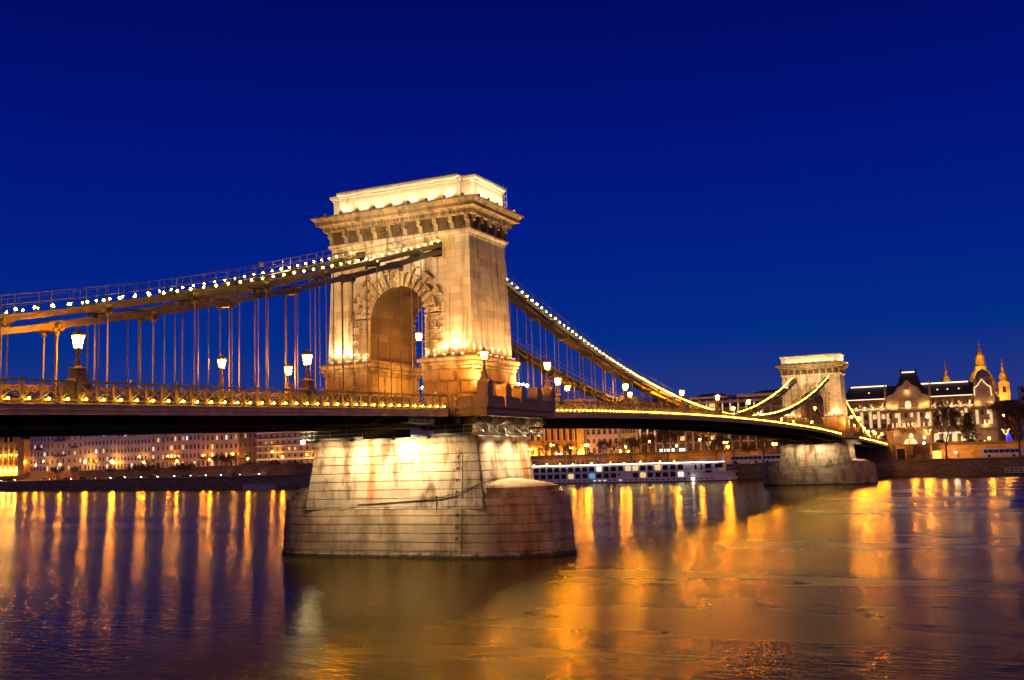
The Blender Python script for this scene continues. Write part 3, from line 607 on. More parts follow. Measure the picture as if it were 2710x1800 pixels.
# ---- deck, truss, railings
def stations(a, b_, d): n = max(1, round((b_-a)/d)); return [a+(b_-a)*i/n for i in range(n+1)]
def ribbon(bm, xs, ya, yb, za, zb, m=0):       # box swept along the cambered deck
    rings = [[(x,ya,zl(x)+za),(x,yb,zl(x)+za),(x,yb,zl(x)+zb),(x,ya,zl(x)+zb)] for x in xs]; bm.loft(rings, m)
XS = stations(-92, 291, 3.5)
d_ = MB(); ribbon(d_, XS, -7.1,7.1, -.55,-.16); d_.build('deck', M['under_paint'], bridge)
d_ = MB(); ribbon(d_, XS, -3.4,3.4, -.16,-.05); d_.build('roadway', M['asphalt'], bridge)
SP = [(-92,-8.1),(7.3,L0-7.3),(L0+7.3,290)]
for (xa, xb) in SP:
    xs = stations(xa, xb, 3.0)
    for sy in (-1,1):
        S = lambda a, b_: (min(sy*a,sy*b_), max(sy*a,sy*b_))
        o_ = MB()
        ribbon(o_, xs, *S(7.1,7.42), -.53,-.30); ribbon(o_, xs, *S(7.1,7.46), -.56,-.53); ribbon(o_, xs, *S(7.1,7.38), -.78,-.56); ribbon(o_, xs, *S(7.0,7.50), -.82,-.78); ribbon(o_, xs, *S(7.1,7.50), -.30,-.26)
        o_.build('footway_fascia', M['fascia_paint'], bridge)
        o_ = MB(); ribbon(o_, xs, *S(3.95,4.25), -1.5,-.56); ribbon(o_, xs, *S(3.75,4.45), -1.62,-1.5)
        for x in stations(xa+1.2, xb-1.2, 3.474):
            z = zl(x); o_.hexa([(x-.05,sy*4.2,z-1.5),(x+.05,sy*4.2,z-1.5),(x+.05,sy*4.35,z-1.5),(x-.05,sy*4.35,z-1.5),(x-.05,sy*4.2,z-.56),(x+.05,sy*4.2,z-.56),(x+.05,sy*7.1,z-.56),(x-.05,sy*7.1,z-.56)])
            o_.bar((x,sy*7.1,z-.80),(x,sy*4.3,z-1.52),.22,.07)
        for x in stations(xa+1.2, xb-1.2, 3.474):
            if sy > 0: o_.box(x-.12,x+.12,-3.95,3.95,zl(x)-1.25,zl(x)-.56)
        for yy_ in (1.3,2.6): ribbon(o_, xs, *S(yy_-.08,yy_+.08), -1.0,-.56)
        o_.tube((xa,sy*5.4,zl(xa)-1.3),(xb if xb-xa < 90 else xa+80,sy*5.4,zl(min(xb,xa+80))-1.3), .08,6)
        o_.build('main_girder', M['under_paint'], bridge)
        o_ = MB(); ribbon(o_, xs, *S(3.55,3.95), .55,.92); ribbon(o_, xs, *S(3.6,3.9), -.1,.1)
        st = stations(xa, xb, 1.737)
        for i, x in enumerate(st):
            z = zl(x); o_.box(x-.07,x+.07,*S(3.66,3.84),z,z+.56)
            if i+1 < len(st): x2 = st[i+1]; o_.bar((x,sy*3.75,z+.05),(x2,sy*3.75,zl(x2)+.56),.08,.08); o_.bar((x,sy*3.75,z+.56),(x2,sy*3.75,zl(x2)+.05),.08,.08)
        o_.build('stiffening_truss', M['girder_paint'], bridge)
        # lattice railing
        o_ = MB(); ribbon(o_, xs, *S(7.30,7.48), .86,.93); ribbon(o_, xs, *S(7.34,7.44), .80,.86); ribbon(o_, xs, *S(7.33,7.45), -.10,-.02); ribbon(o_, xs, *S(7.30,7.46), -.26,-.20)
        n = round((xb-xa)/1.162); st = [xa+(xb-xa)*i/n for i in range(n+1)]
        for i, x in enumerate(st):
            z = zl(x); wv = .055 if i % 3 else .08
            o_.box(x-wv,x+wv,*S(7.33,7.45),z-.2,z+.86)
            if i % 3 == 0: o_.lathe([(.07,z+.93),(.05,z+.98),(.07,z+1.02),(.01,z+1.12)], x, sy*7.39, 6)
            if i+1 < len(st):
                x2 = st[i+1]; z2 = zl(x2)
                o_.bar((x,sy*7.41,z+.0),(x2,sy*7.41,z2+.80),.03,.055); o_.bar((x,sy*7.37,z+.80),(x2,sy*7.37,z2+.0),.03,.055)
                xm, zm = (x+x2)/2, (z+z2)/2+.40; o_.box(xm-.07,xm+.07,*S(7.36,7.43),zm-.07,zm+.07)
        o_.build('railing', M['truss_paint'], bridge)
# fixed maintenance box and end pier strip under the near span
o_ = MB(); o_.box(-13.2,-9.0,-6.6,-5.4,zl(-11)-1.35,zl(-11)-.9)
for k in range(4): o_.box(-13.0+k*1.05,-12.2+k*1.05,-6.62,-6.58,zl(-11)-1.28,zl(-11)-.98,1)
o_.build('utility_box', [M['dark_iron'], M['window_frame']], bridge)

# ---- chains
def zu(x):
    if x < 0: t = (x+7.36)/3.4747; return 26.4577+1.0613*t+.0153*t*t
    if x > L0: return zu(L0-x)
    return 14.67+.001334*(x-101.3)**2+.35*x/L0
def zlow(x):
    if x < 0: t = (x+7.36)/3.4747; return 25.80+1.1081*t+.0192*t*t
    if x > L0: return zlow(L0-x)
    return zu(x)-.64
near_up = [-49.06+6.9494*k for k in range(-5,7)]; near_lo = [-45.585+6.9494*k for k in range(-5,6)]
main_up = [13.84+7.2*k for k in range(25)]; main_lo = [10.14+7.2*k for k in range(26)]
n_ = MB(); n_.tube((0,-.66,0),(0,.66,0), .15,10,0,None,True); n_.ball((0,-.68,0), .13,.07,.13,8,5); n_.ball((0,.68,0), .13,.07,.13,8,5); PIN = n_.mesh('chain_pin', [M['chain_paint']])
joints = []       # (x, z, side)
for name, pins, fz, ends in (('u', near_up, zu, (-90,-3.5)),('l', near_lo, zlow, (-90,-3.5)),('u', main_up, zu, (3.5,L0-3.5)),('l', main_lo, zlow, (3.5,L0-3.5)),
                             ('u', [L0-x for x in near_up][::-1], zu, (L0+3.5,L0+86)),('l', [L0-x for x in near_lo][::-1], zlow, (L0+3.5,L0+86))):
    for sy in (-1,1):
        pts = [ends[0]]+[p for p in pins if ends[0] < p < ends[1]]+[ends[1]]
        b_ = MB()
        for a, c in zip(pts, pts[1:]):
            for j in range(5):
                yj = sy*4.1+(-.40+.2*j); b_.bar((a,yj,fz(a)),(c,yj,fz(c)),.13,.35)
        for p_ in pts[1:-1]:
            z = fz(p_); dz = (fz(p_+.5)-fz(p_-.5))
            for j in range(5):
                yj = sy*4.1+(-.40+.2*j); b_.bar((p_-.48,yj+.0,z-.48*dz),(p_+.48,yj,z+.48*dz),.14,.52)
            b_.box(p_-.30,p_+.30,sy*4.1-.58,sy*4.1+.58,z-.34,z-.16)
        ch = b_.build('chain', M['chain_paint'], bridge)
        for p_ in pts[1:-1]:
            z = fz(p_); joints.append((p_, z, sy)); inst('chain_pin', PIN, ch, (p_,sy*4.1,z))
CAMP = Vector((-86,-51,8))
hang = []
for x, z, sy in joints:
    for dy in (-.5,.5): hang.append((x, sy*4.1+dy, zl(x)-.1, z))
hang.sort(key=lambda h: (Vector((h[0],h[1],h[3]))-CAMP).length if (h[0] > -52) else 999)
rest = MB()
for i, (x,y,za,zb) in enumerate(hang):
    if zb-za < 0.4: continue
    t_ = MB() if i < 100 else rest
    t_.tube((x,y,za),(x,y,zb-.25), .046,8); t_.box(x-.08,x+.08,y-.08,y+.08,zb-.55,zb-.2)
    if i < 100: t_.build('hanger', M['hanger_paint'], bridge, fix=False)
o = rest.build('hanger', M['hanger_paint'], bridge, fix=False); o['kind'] = 'stuff'; o['label'] = 'remaining thin hanger rods of the far part of the bridge'
# walkway rails over the upper chains
for xa, xb in ((-90,-4.3),(4.3,L0-4.3),(L0+4.3,L0+84)):
    for sy in (-1,1):
        b_ = MB(); xs = stations(xa, xb, 2.3165)
        for y in (sy*4.1-.5, sy*4.1+.5):
            for i, x in enumerate(xs):
                z = zu(x); b_.tube((x,y,z+.1),(x,y,z+1.22), .02,4)
                if i+1 < len(xs):
                    x2 = xs[i+1]; z2 = zu(x2)
                    for hh in (1.22,.72): b_.tube((x,y,z+hh),(x2,y,z2+hh), .017,4)
        b_.build('chain_handrail', M['chain_paint'], bridge, fix=False)
# light bulbs along chain and deck edge
bulbs = []
for xa, xb in SP:
    n = round((xb-xa)/1.162)
    for i in range(n):
        x = xa+(xb-xa)*(i+.25)/n
        for sy in (-1,1): bulbs.append((x, sy*7.56, zl(x)-.02, 'bulb', .06))
for xa, xb, d in ((-76,-4.4,1.158),(4.6,L0-4.6,1.2),(L0+4.6,L0+84,1.158)):
    for x in stations(xa, xb, d):
        for sy in (-1,1): bulbs.append((x, sy*4.66, zu(x)+.42, 'chain_bulb', .062))
bulbs = [q for q in bulbs if not (q[3] == 'chain_bulb' and q[2] < zl(q[0])+.05)]
bulbs.sort(key=lambda q: (Vector(q[:3])-CAMP).length if (q[0] > -52 and q[1] < 0) else 2000+q[0])
def bulb_shape(bm, x, y, z, k, r):
    bm.ball((x,y,z), r,r,r,6,4,0); s = 1 if y < 0 else -1
    bm.box(x-.03,x+.03,min(y,y+s*.12),max(y,y+s*.12),z-.12,z-.07,1)
me_b = {}
for k, r in (('bulb',.062),('chain_bulb',.068)):
    b_ = MB(); bulb_shape(b_, 0,-.001,0,k,r); me_b[k] = b_.mesh('light_bulb', [M[k], M['dark_iron']])
rb = {'bulb': MB(), 'chain_bulb': MB()}
for i, (x,y,z,k,r) in enumerate(bulbs):
    if i < 100: inst('light_bulb', me_b[k], bridge, (x,y,z))
    else: bulb_shape(rb[k], x,y,z,k,r)
for k, l_ in (('bulb','remaining warm bulbs strung along the deck edge'),('chain_bulb','remaining warm bulbs strung along the tops of the chains')):
    o = rb[k].build('light_bulb', [M[k], M['dark_iron']], bridge, fix=False); o['kind'] = 'stuff'; o['label'] = l_
# abutment on the far bank
a_ = MB(); a_.box(289.5,296,-9.3,9.3,-2,zl(290)-.6); 
for k in range(14): a_.box(289.2,290.4,-9.5,-8.9,-.5+k*.72,.0+k*.72)
for sy in (-1,1): a_.box(290,299.9,sy*9-.6 if sy>0 else -9.6,9.6 if sy>0 else -8.4,-2,10.4)
a_.build('abutment', M['quay_stone'], bridge)
for i, sy in enumerate((-1,1)):
    r_ = empty('lion_statue', ['stone lion on a tall block at the far bridge end, on the near railing side','stone lion on a tall block at the far bridge end, behind the far railing'][i], 'statue', (292,sy*8.2,0))
    b_ = MB(); b_.rects([(1.9,1.1,9.8),(1.9,1.1,10.2),(1.6,.9,10.3),(1.6,.9,14.6),(1.85,1.1,14.8),(1.85,1.1,15.05)]); b_.build('plinth', M['parapet_stone'], r_)
    b_ = MB(); b_.ball((.3,0,15.65),1.5,.55,.6,12,8); b_.ball((-1.1,0,16.5),.62,.55,.72,12,8); b_.ball((-1.65,0,16.45),.3,.28,.28,8,6); b_.ball((-1.2,.4,17.0),.15,.12,.2,6,5); b_.ball((-1.2,-.4,17.0),.15,.12,.2,6,5)
    for q in (-.38,.38): b_.ball((-1.5,q,15.25),.75,.2,.2,8,5); b_.ball((1.1,q,15.4),.6,.25,.38,8,5)
    b_.tube((1.7,0,15.5),(2.0,.3,15.2),.1,6,0,.06,True); b_.build('lion', M['sooty_stone'], r_)

# ------------------------------------------------------------------ lamps on the bridge
def lantern_parts(r, z, k=1.0, glass='lantern_glass'):
    b_ = MB(); b_.lathe([(.19*k,z),(.30*k,z+.60*k),(.30*k,z+.62*k)], 0,0,6,0,False); b_.build('lantern_glass', M[glass], r)
    b_ = MB(); b_.lathe([(.12*k,z-.10*k),(.22*k,z-.05*k),(.22*k,z),(.1*k,z)],0,0,8); b_.lathe([(.36*k,z+.62*k),(.38*k,z+.68*k),(.26*k,z+.78*k),(.12*k,z+.88*k),(.14*k,z+.93*k),(.03*k,z+1.05*k)],0,0,8)
    for i in range(6): a = 2*PI*i/6; b_.tube((.20*k*math.cos(a),.20*k*math.sin(a),z),(.31*k*math.cos(a),.31*k*math.sin(a),z+.62*k),.018*k,4)
    b_.build('lantern_frame', M['lamp_iron'], r)
def stem(r, z0, z1):
    b_ = MB(); h = z1-z0; b_.lathe([(.17,z0),(.20,z0+.06*h),(.11,z0+.14*h),(.17,z0+.26*h),(.16,z0+.36*h),(.08,z0+.5*h),(.10,z0+.62*h),(.13,z0+.72*h),(.07,z0+.84*h),(.07,z1-.1)],0,0,10); b_.build('stem', M['lamp_iron'], r)
def make_rail_lamp():
    r = empty('bridge_lamp', 'x', 'lamp')
    b_ = MB(); b_.rects([(.54,.42,-1.0),(.54,.42,-.05),(.42,.36,.10),(.32,.30,.28),(.26,.26,.58),(.34,.34,.62),(.34,.34,.70),(.14,.14,.78)])
    b_.ball((0,-.30,.4),.1,.05,.12,6,4); b_.build('pedestal', M['lamp_iron'], r); stem(r, .76, 1.80); lantern_parts(r, 1.76, 1.0); return r
def make_post_lamp():
    r = empty('bridge_lamp', 'x', 'lamp'); stem(r, 0, 1.08); lantern_parts(r, 1.05, 0.98); return r
def make_slim_lamp():
    r = empty('bridge_lamp', 'x', 'lamp'); b_ = MB(); b_.lathe([(.26,-3.6),(.26,-2.4),(.14,-2.2),(.10,-1.2),(.14,-1.1),(.06,-.9),(.05,-.3)],0,0,8); b_.build('post', M['lamp_iron'], r); lantern_parts(r, -.30, .95); return r
G = 'lanterns along the bridge'
RL = make_rail_lamp(); PL = make_post_lamp(); SL = make_slim_lamp()
used = set()
def place(proto, loc, label, group):
    o = proto if id(proto) not in used else copy_tree(proto); used.add(id(proto))
    o.location = loc; o['label'] = label; o['group'] = group; return o
def rz_(x): return zl(x)+.93
desc = {-46.2:'large lit lantern on a flared pedestal on the near railing, farthest left in the photo', -26.6:'lit lantern on a flared pedestal on the near railing just left of the near tower', 16.5:'lit lantern on the near railing, first past the platform of the near tower',37.2:'lit lantern on the near railing, second past the platform of the near tower',
        60.6:'lit lantern on the near railing, third past the platform of the near tower', 79.8:'lit lantern on the near railing, fourth past the near tower, above mid span', 100.2:'lit lantern on the near railing at the middle of the long span',118:'lit lantern on the near railing, first beyond mid span',138:'lit lantern on the near railing, second beyond mid span',158:'lit lantern on the near railing, third beyond mid span',178:'lit lantern on the near railing, last before the far tower',222:'lit lantern on the near railing, first beyond the far tower',242:'lit lantern on the near railing, second beyond the far tower',262:'lit lantern on the near railing, third beyond the far tower',282:'lit lantern on the near railing, last before the far bank'}
for x, l_ in desc.items():
    if 110 < x < 200: continue
    place(RL, (x,-6.84,rz_(x)), l_, G)
for X0, tw in ((0,'near'),(L0,'far')):
    for sx, a in ((-1,'left'),(1,'right')):
        for sy, b2 in ((-1,'camera-side'),(1,'rear')):
            if sy > 0 : continue
            place(PL, (X0+sx*6.54, sy*10.12, 15.62), f'lit lantern on the {a} corner pillar of the platform beside the {tw} tower', G)
sl = [(-23.6,15.95,'slim roadside lantern left of the near tower, left one of the two'),(-15.6,15.93,'slim roadside lantern left of the near tower, right one of the two'),(43.07,17.44,'slim lit lantern on a roadside post past the near tower, under the falling chain'),(67.28,17.7,'slim lit roadside lantern second past the near tower, below the falling chain'),(129.64,17.6,'slim lit lantern on a roadside post just beyond mid span'),(154.13,16.9,'slim lit lantern on a roadside post second beyond mid span'),(176.13,16.6,'slim lit lantern on a roadside post left of the far tower'),(190.0,16.4,'slim lit lantern on a roadside post right in front of the far tower'),(215.0,16.6,'slim lit lantern on a roadside post seen through the far archway')]
for x, z, l_ in sl: place(SL, (x,3.3,z), l_, G)
for X0, tw in ((0,'near'),(L0,'far')):
    r = empty('hanging_lantern', f'lit lantern hanging under the vault of the {tw} tower arch', 'lamp', (X0-.2,0,19.6), 0, 'lanterns hanging in the archways'); lantern_parts(r, 0, 1.0, 'hanging_glass')
    b_ = MB(); b_.tube((0,0,1.0),(0,0,4.72),.03,5); b_.build('rod', M['lamp_iron'], r)
# ------------------------------------------------------------------ floodlights
def flood_mesh(k=1.0, lens='flood_lens'):
    b_ = MB(); b_.hexa([(-.10*k,-.16*k,-.12*k),(.10*k,-.16*k,-.12*k),(.10*k,.16*k,-.12*k),(-.10*k,.16*k,-.12*k),(-.16*k,-.19*k,.10*k),(.16*k,-.19*k,.10*k),(.16*k,.19*k,.10*k),(-.16*k,.19*k,.10*k)]); b_.box(-.13*k,.13*k,-.16*k,.16*k,.10*k,.115*k,1); b_.box(-.02,.02,-.2*k,.2*k,-.2*k,-.1*k); return b_.mesh('floodlight', [M['galvanised'], M[lens]])
FM = flood_mesh(); FM2 = flood_mesh(.75)
def flood(loc, to, power, label, group, me=None, color=(1.0,0.74,0.42), angle=110, blend=.8, size=.15, lamp=True):
    o = inst('floodlight', me or FM, None, loc); d = (Vector(to)-Vector(loc)).normalized()
    o.rotation_euler = d.to_track_quat('Z','Y').to_euler(); tag(o, label, 'floodlight', group)
    if lamp: spot(Vector(loc)+d*.22, to, power, color, angle, blend, size)
    return o
WARM = (1.0,0.62,0.26); CREAM = (1.0,0.79,0.49)
for X0, tw in ((0,'near'),(L0,'far')):
    q = 1.0
    # ledge of the pedestals, both portal faces seen and the side face
    ys_ = [3.3,4.2,5.1,6.0,6.9]
    for sy in (-1,1):
        for k, y in enumerate(ys_):
            flood((X0-4.42,sy*y,17.52),(X0-3.75,sy*(y*.97),24),  (150 if k < 2 else 480), f'floodlight on the ledge below the arch face of the {tw} tower, {ORD[(4-k) if sy>0 else 5+k]} from the left', f'ledge floodlights of the {tw} tower', FM, CREAM, 100)
    for k in range(7):
        flood((X0-3.6+k*1.2,-8.0,17.50),(X0-3.3+k*1.1,-7.5,24), 150, f'floodlight on the ledge below the narrow side of the {tw} tower, {ORD[k]} from the left', f'side ledge floodlights of the {tw} tower', FM2, CREAM, 100)
    for k in range(9):
        flood((X0-4.75,-7.4+k*1.85,31.66),(X0-3.6,-7.2+k*1.8,33.2), 150, f'floodlight on the top cornice above the arch of the {tw} tower, {ORD[8-k]} from the left', f'cornice floodlights of the {tw} tower', FM2, CREAM, 130)
    for k in range(5):
        flood((X0-3.6+k*1.8,-8.5,31.66),(X0-3.0+k*1.5,-7.6,33.0), 170, f'floodlight on the top cornice of the {tw} tower, narrow side, {ORD[k]} from the left', f'side cornice floodlights of the {tw} tower', FM2, CREAM, 130)
    # projectors on the footway for the upper shaft and the cornice
    for y, tz in ((-4.1,27),(4.1,27)):
        xx = X0-18; zz = zu(xx) if X0 == 0 else zu(xx)
        flood((xx,y*1.0,zz+1.15),(X0-3.8,y*.5,24.5), 5600, f'dark projector on the {"camera-side" if y<0 else "rear"} chain handrail left of the {tw} tower', 'projectors on the chains', FM, CREAM, 70)
    flood((X0-10.4,-7.6,zl(X0-10)+1.2),(X0-3.9,-2,25), 2600, f'projector on the near railing left of the {tw} tower', 'projectors by the towers', FM, WARM, 90)
    flood((X0-10.4,7.6,zl(X0-10)+1.2),(X0-3.9,3,25), 2600, f'projector on the rear railing left of the {tw} tower', 'projectors by the towers', FM, WARM, 90)
    for xx in (-5.4,5.6):
        flood((X0+xx,-9.9,12.95),(X0+xx*.35,-7.5,23), 4600, f'projector at the foot of the parapet, {"left" if xx<0 else "right"} end of the platform by the {tw} tower', 'projectors by the towers', FM, WARM, 80)
    # pier head lights aimed down
    for k, (y, pw) in enumerate(((6.3,900),(2.6,3000),(-1.7,4200),(-5.2,1100))):
        flood((X0-7.6,y,10.35),(X0-5.3,y,6.8), pw*(0.62 if X0 == 0 else 0.26), f'floodlight under the deck over the broad face of the {tw} pier, {ORD[k]} from the left', f'pier floodlights of the {tw} pier', FM, CREAM, 165, 1.0)
    for k, (x, pw) in enumerate(((-3.0,700),(0.5,1000),(3.6,700))):
        flood((X0+x,-10.4,10.42),(X0+x,-8.7,6.5), pw*(1.25 if X0 == 0 else 0.5), f'floodlight on the catwalk over the narrow face of the {tw} pier, {ORD[k]} from the left', f'pier side floodlights of the {tw} pier', FM, CREAM, 130, 1.0)
r = empty('floodlight', 'single glaring white floodlight at the left end of the near pier head', 'floodlight', (-6.3,8.9,10.3)); b_ = MB(); b_.ball((0,0,0),.14,.14,.12,8,5); b_.build('lens', M['glare_bulb'], r); b_ = MB(); b_.box(.05,.3,-.18,.18,-.16,.16); b_.bar((.2,0,.1),(.2,0,.6),.05,.05); b_.build('housing', M['galvanised'], r)
for X0 in (0,L0):
    for x in (-5,-1.5,2,5): point((X0+x,-9.1,10.95), 45, CREAM, .1)
# bright white twin projector masts by the near tower
for i, (x, y, z) in enumerate(((13.9,-4.0,15.9),(6.4,3.6,15.65))):
    r = empty('floodlight_mast', ['mast with three bright white lamps just right of the near tower','mast with three bright white lamps seen through the arch of the near tower'][i], 'floodlight', (x,y,zl(x)-.06), 0, 'white lamp masts')
    h = z-zl(x)+.06; b_ = MB(); b_.tube((0,0,0),(0,0,h),.06,6); b_.bar((-1.2,0,h-.12),(1.2,0,h-.12),.06,.06); b_.build('mast', M['galvanised'], r)
    for k in (-1,0,1):
        b_ = MB(); b_.ball((k*1.05,0,h+.06),.15,.15,.12,8,5); b_.build('lamp_head', M['white_bulb'], r)
# hanging sodium lantern lights the archway; unseen point added below it warms lower blocks
for X0 in (0,L0):
    point((X0-.8,0,14.4), 520, (1.0,.42,.06), .3)

# ------------------------------------------------------------------ city on the far bank
def window_mesh(w_, h_, pane, arch=False, frame='window_frame'):
    b_ = MB(); t = .14
    if arch:
        b_.prism([(-w_/2-t,0),(w_/2+t,0)]+[((w_/2+t)*math.cos(PI*i/8), h_-w_/2+(w_/2+t)*math.sin(PI*i/8)) for i in range(9)], 1, -.10,.05)
        b_.prism([(-w_/2,t),(w_/2,t)]+[((w_/2)*math.cos(PI*i/8), h_-w_/2+(w_/2)*math.sin(PI*i/8)) for i in range(9)], 1, -.14,-.02, 1)
    else:
        b_.box(-w_/2-t,w_/2+t,-.10,.05,0,h_); b_.box(-w_/2,w_/2,-.13,-.02,t,h_-t,1); b_.box(-w_/2-t-.08,w_/2+t+.08,-.22,.0,-.1,.02); b_.box(-w_/2-t-.05,w_/2+t+.05,-.2,.0,h_+.0,h_+.12)
    b_.box(-.04,.04,-.155,-.1,t,h_-t)
    if h_ > 1.3: b_.box(-w_/2,w_/2,-.153,-.1,h_*.62,h_*.62+.07)
    return b_.mesh('window', [M[frame], M[pane]])
_wm = {}
def win(parent, u, z, w_=1.1, h_=2.0, pane='glass_dark', arch=False, frame='window_frame', y=0.0):
    k = (w_, h_, pane, arch, frame)
    if k not in _wm: _wm[k] = window_mesh(*k)
    return inst('window', _wm[k], parent, (u, y, z))
def facade_building(name, label, p0, p1, z0, h, floors, cols, m, depth=16, lit=0.2, cat='building', roof='roof_tile', attic=True, ww=1.15, wh=2.0, balc=(), rng=0, panes=('pane_warm','pane_green','pane_warm','pane_white'), group='houses along the embankment', pairs=None, rustic=True, frame='window_frame'):
    rnd = random.Random(rng); p0 = Vector((*p0,0)); p1 = Vector((*p1,0)); d = p1-p0; Wd = d.length
    # local x runs along the facade, local -y looks at the river
    r = empty(name, label, cat, (p0.x,p0.y,z0), math.atan2(d.y,d.x), group)
    b_ = MB(); b_.box(0,Wd,0,depth,-1,h); b_.box(.02,Wd-.02,-.25,.0,-1,1.0)
    fh = h/floors
    for k in range(1, floors):
        b_.box(.0,Wd,-.16,.0,k*fh-.35,k*fh-.15)
        if k == 1: b_.box(0,Wd,-.28,0,k*fh-.15,k*fh+.02)
    if rustic:
        for k in range(5): b_.box(0.1,Wd-.1,-.06,0,1.1+k*(fh-1.6)/5,1.1+(k+.8)*(fh-1.6)/5)
    for u in (0,Wd-.6): b_.box(u,u+.6,-.2,0,0,h)
    b_.build('wall', M[m], r)
    c_ = MB(); c_.box(-.1,Wd+.1,-.35,.1,h-.9,h-.45); c_.box(-.2,Wd+.2,-.7,.1,h-.45,h)
    for k in range(int(Wd/.9)): c_.box(.3+k*.9,.6+k*.9,-.6,-.3,h-.75,h-.45)
    c_.build('cornice', M[m], r)
    if attic:
        a_ = MB(); a_.hexa([(0,.3,h),(Wd,.3,h),(Wd,depth,h),(0,depth,h),(.3,4.5,h+3.2),(Wd-.3,4.5,h+3.2),(Wd-.3,depth-4,h+3.2),(.3,depth-4,h+3.2)]); ro = a_.build('roof', M[roof], r)
        e_ = MB(); 
        for k in range(3): u = Wd*(.2+.3*k); e_.box(u,u+1.2,6,7,h+2,h+4.6)
        e_.build('chimney', M['facade_brown'], ro)
    cols = max(3, round(cols*.8)) if group == 'houses along the embankment' else cols
    for k in range(floors):
        for c in range(cols):
            u = Wd*(c+.5)/cols
            if pairs: u += (-.28 if c % 2 == 0 else .28)*Wd/cols*.6
            zz = k*fh+(1.0 if k else 1.2); hh = wh if k else min(wh+.3, fh-1.6)
            pane = rnd.choice(panes) if rnd.random() < lit*.62 else 'glass_dark'
            win(r, u, zz, ww, hh, pane, (k == 0 or (k+rng) % 5 == 2), frame)
    for (k, c0, c1) in balc:
        q_ = MB(); ua, ub = Wd*c0/cols+.1, Wd*c1/cols-.1; zz = k*fh+.62; q_.box(ua,ub,-1.2,0,zz-.2,zz)
        q_.box(ua,ub,-1.2,-1.14,zz,zz+1.0); q_.box(ua,ua+.06,-1.14,0,zz,zz+1.0); q_.box(ub-.06,ub,-1.14,0,zz,zz+1.0); q_.build('balcony', M['dark_iron'], r)
    return r
FL = lambda y: (318+57*(y-60)/418.)
def fpt(y): return (FL(y), y)
spec = [ # (y0 far, y1 near, floors, cols, mat, lit, balconies, label)
 (506,486,5,7,'facade_lilac',.25,((3,2,4),),'pale lilac apartment house with a small dark balcony, next to the orange gothic building'),
 (486,452.6,6,8,'facade_cream',.34,((4,1,3),(2,1,3),(3,4,5)),'cream apartment house with several dark balconies and many yellow lit windows'),
 (452.4,421.6,5,11,'facade_lilac',.16,((1,0,3),),'long lilac apartment house with an orange-lit corner balcony on the left'),
 (421.4,391.6,5,12,'facade_lilac',.14,((1,8,11),),'lilac apartment house with tightly spaced windows and an orange-lit balcony on its right'),
 (391.4,379,5,4,'facade_grey',.12,(),'narrow grey apartment house squeezed between two lilac houses'),
 (378.8,350.4,5,11,'facade_pink',.34,((1,0,3),),'greyish pink apartment house with a row of lit fourth-floor windows'),
 (350.2,321.4,6,10,'facade_ochre',.28,((1,0,3),(1,7,10)),'ochre apartment house with two orange-lit bays near its foot'),
 (321.2,307.6,6,5,'facade_brown',.2,(),'tall narrow brown house left of the modern block'),]
for i, (ya, yb, fl, cl, m_, lt, bal, lb) in enumerate(spec):
    a = fpt(ya); b2 = fpt(yb)
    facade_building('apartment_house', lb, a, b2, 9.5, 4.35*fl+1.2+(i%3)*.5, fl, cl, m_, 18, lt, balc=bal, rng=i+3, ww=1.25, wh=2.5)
# modern block with balcony bands beside the near pier
r = facade_building('apartment_block', 'modern apartment block with white balcony bands, just left of the near pier', fpt(307.4), fpt(262), 9.5, 27, 8, 14, 'facade_modern', 16, .22, roof='roof_slate', attic=False, wh=1.7, ww=1.2, rng=21, rustic=False)
b_ = MB(); Wd = 45.6
for k in range(1,8): b_.box(.2,Wd,-1.3,0,k*3.375-.1,k*3.375+.06); b_.box(.2,Wd,-1.3,-1.24,k*3.375+.06,k*3.375+.35)
b_.build('balcony', M['white_paint'], r)
b_ = MB()
for k in range(40): b_.box(1+k*1.05,1.35+k*1.05,-1.9,-1.8,3.0+.7*((k*37)%5)/4,3.3+.7*((k*37)%5)/4)
b_.build('shop_sign_lights', M['pane_warm'], r)
# row right of the near pier
facade_building('office_building', 'pink stone office building with tall dark windows, right of the columned orange palace', (330,117.0), (330,102.3), 9.5, 24, 6, 6, 'facade_pink', 20, .0, rng=31, attic=False, ww=1.3, wh=2.3, group='houses by the bridge head')
facade_building('office_building', 'greenish grey building squeezed between the pink office and the dark hotel', (330.3,102.1), (330.3,93.8), 9.5, 24, 6, 7, 'facade_green', 20, .1, rng=32, attic=False, ww=.7, wh=2.2, group='houses by the bridge head')
for ya, yb, m_, hh, lb, sd in ((262,222,'facade_brown',25,'brown apartment house hidden mostly behind the near pier',41),(221.6,186,'facade_lilac',24,'lilac house behind the near pier, left one',42),(185.6,158,'facade_ochre',26,'ochre house behind the near pier, right one',43)):
    facade_building('apartment_house', lb, (FL(ya)+4,ya), (FL(yb)+4,yb), 9.5, hh, 5, 12, m_, 16, .2, rng=sd)

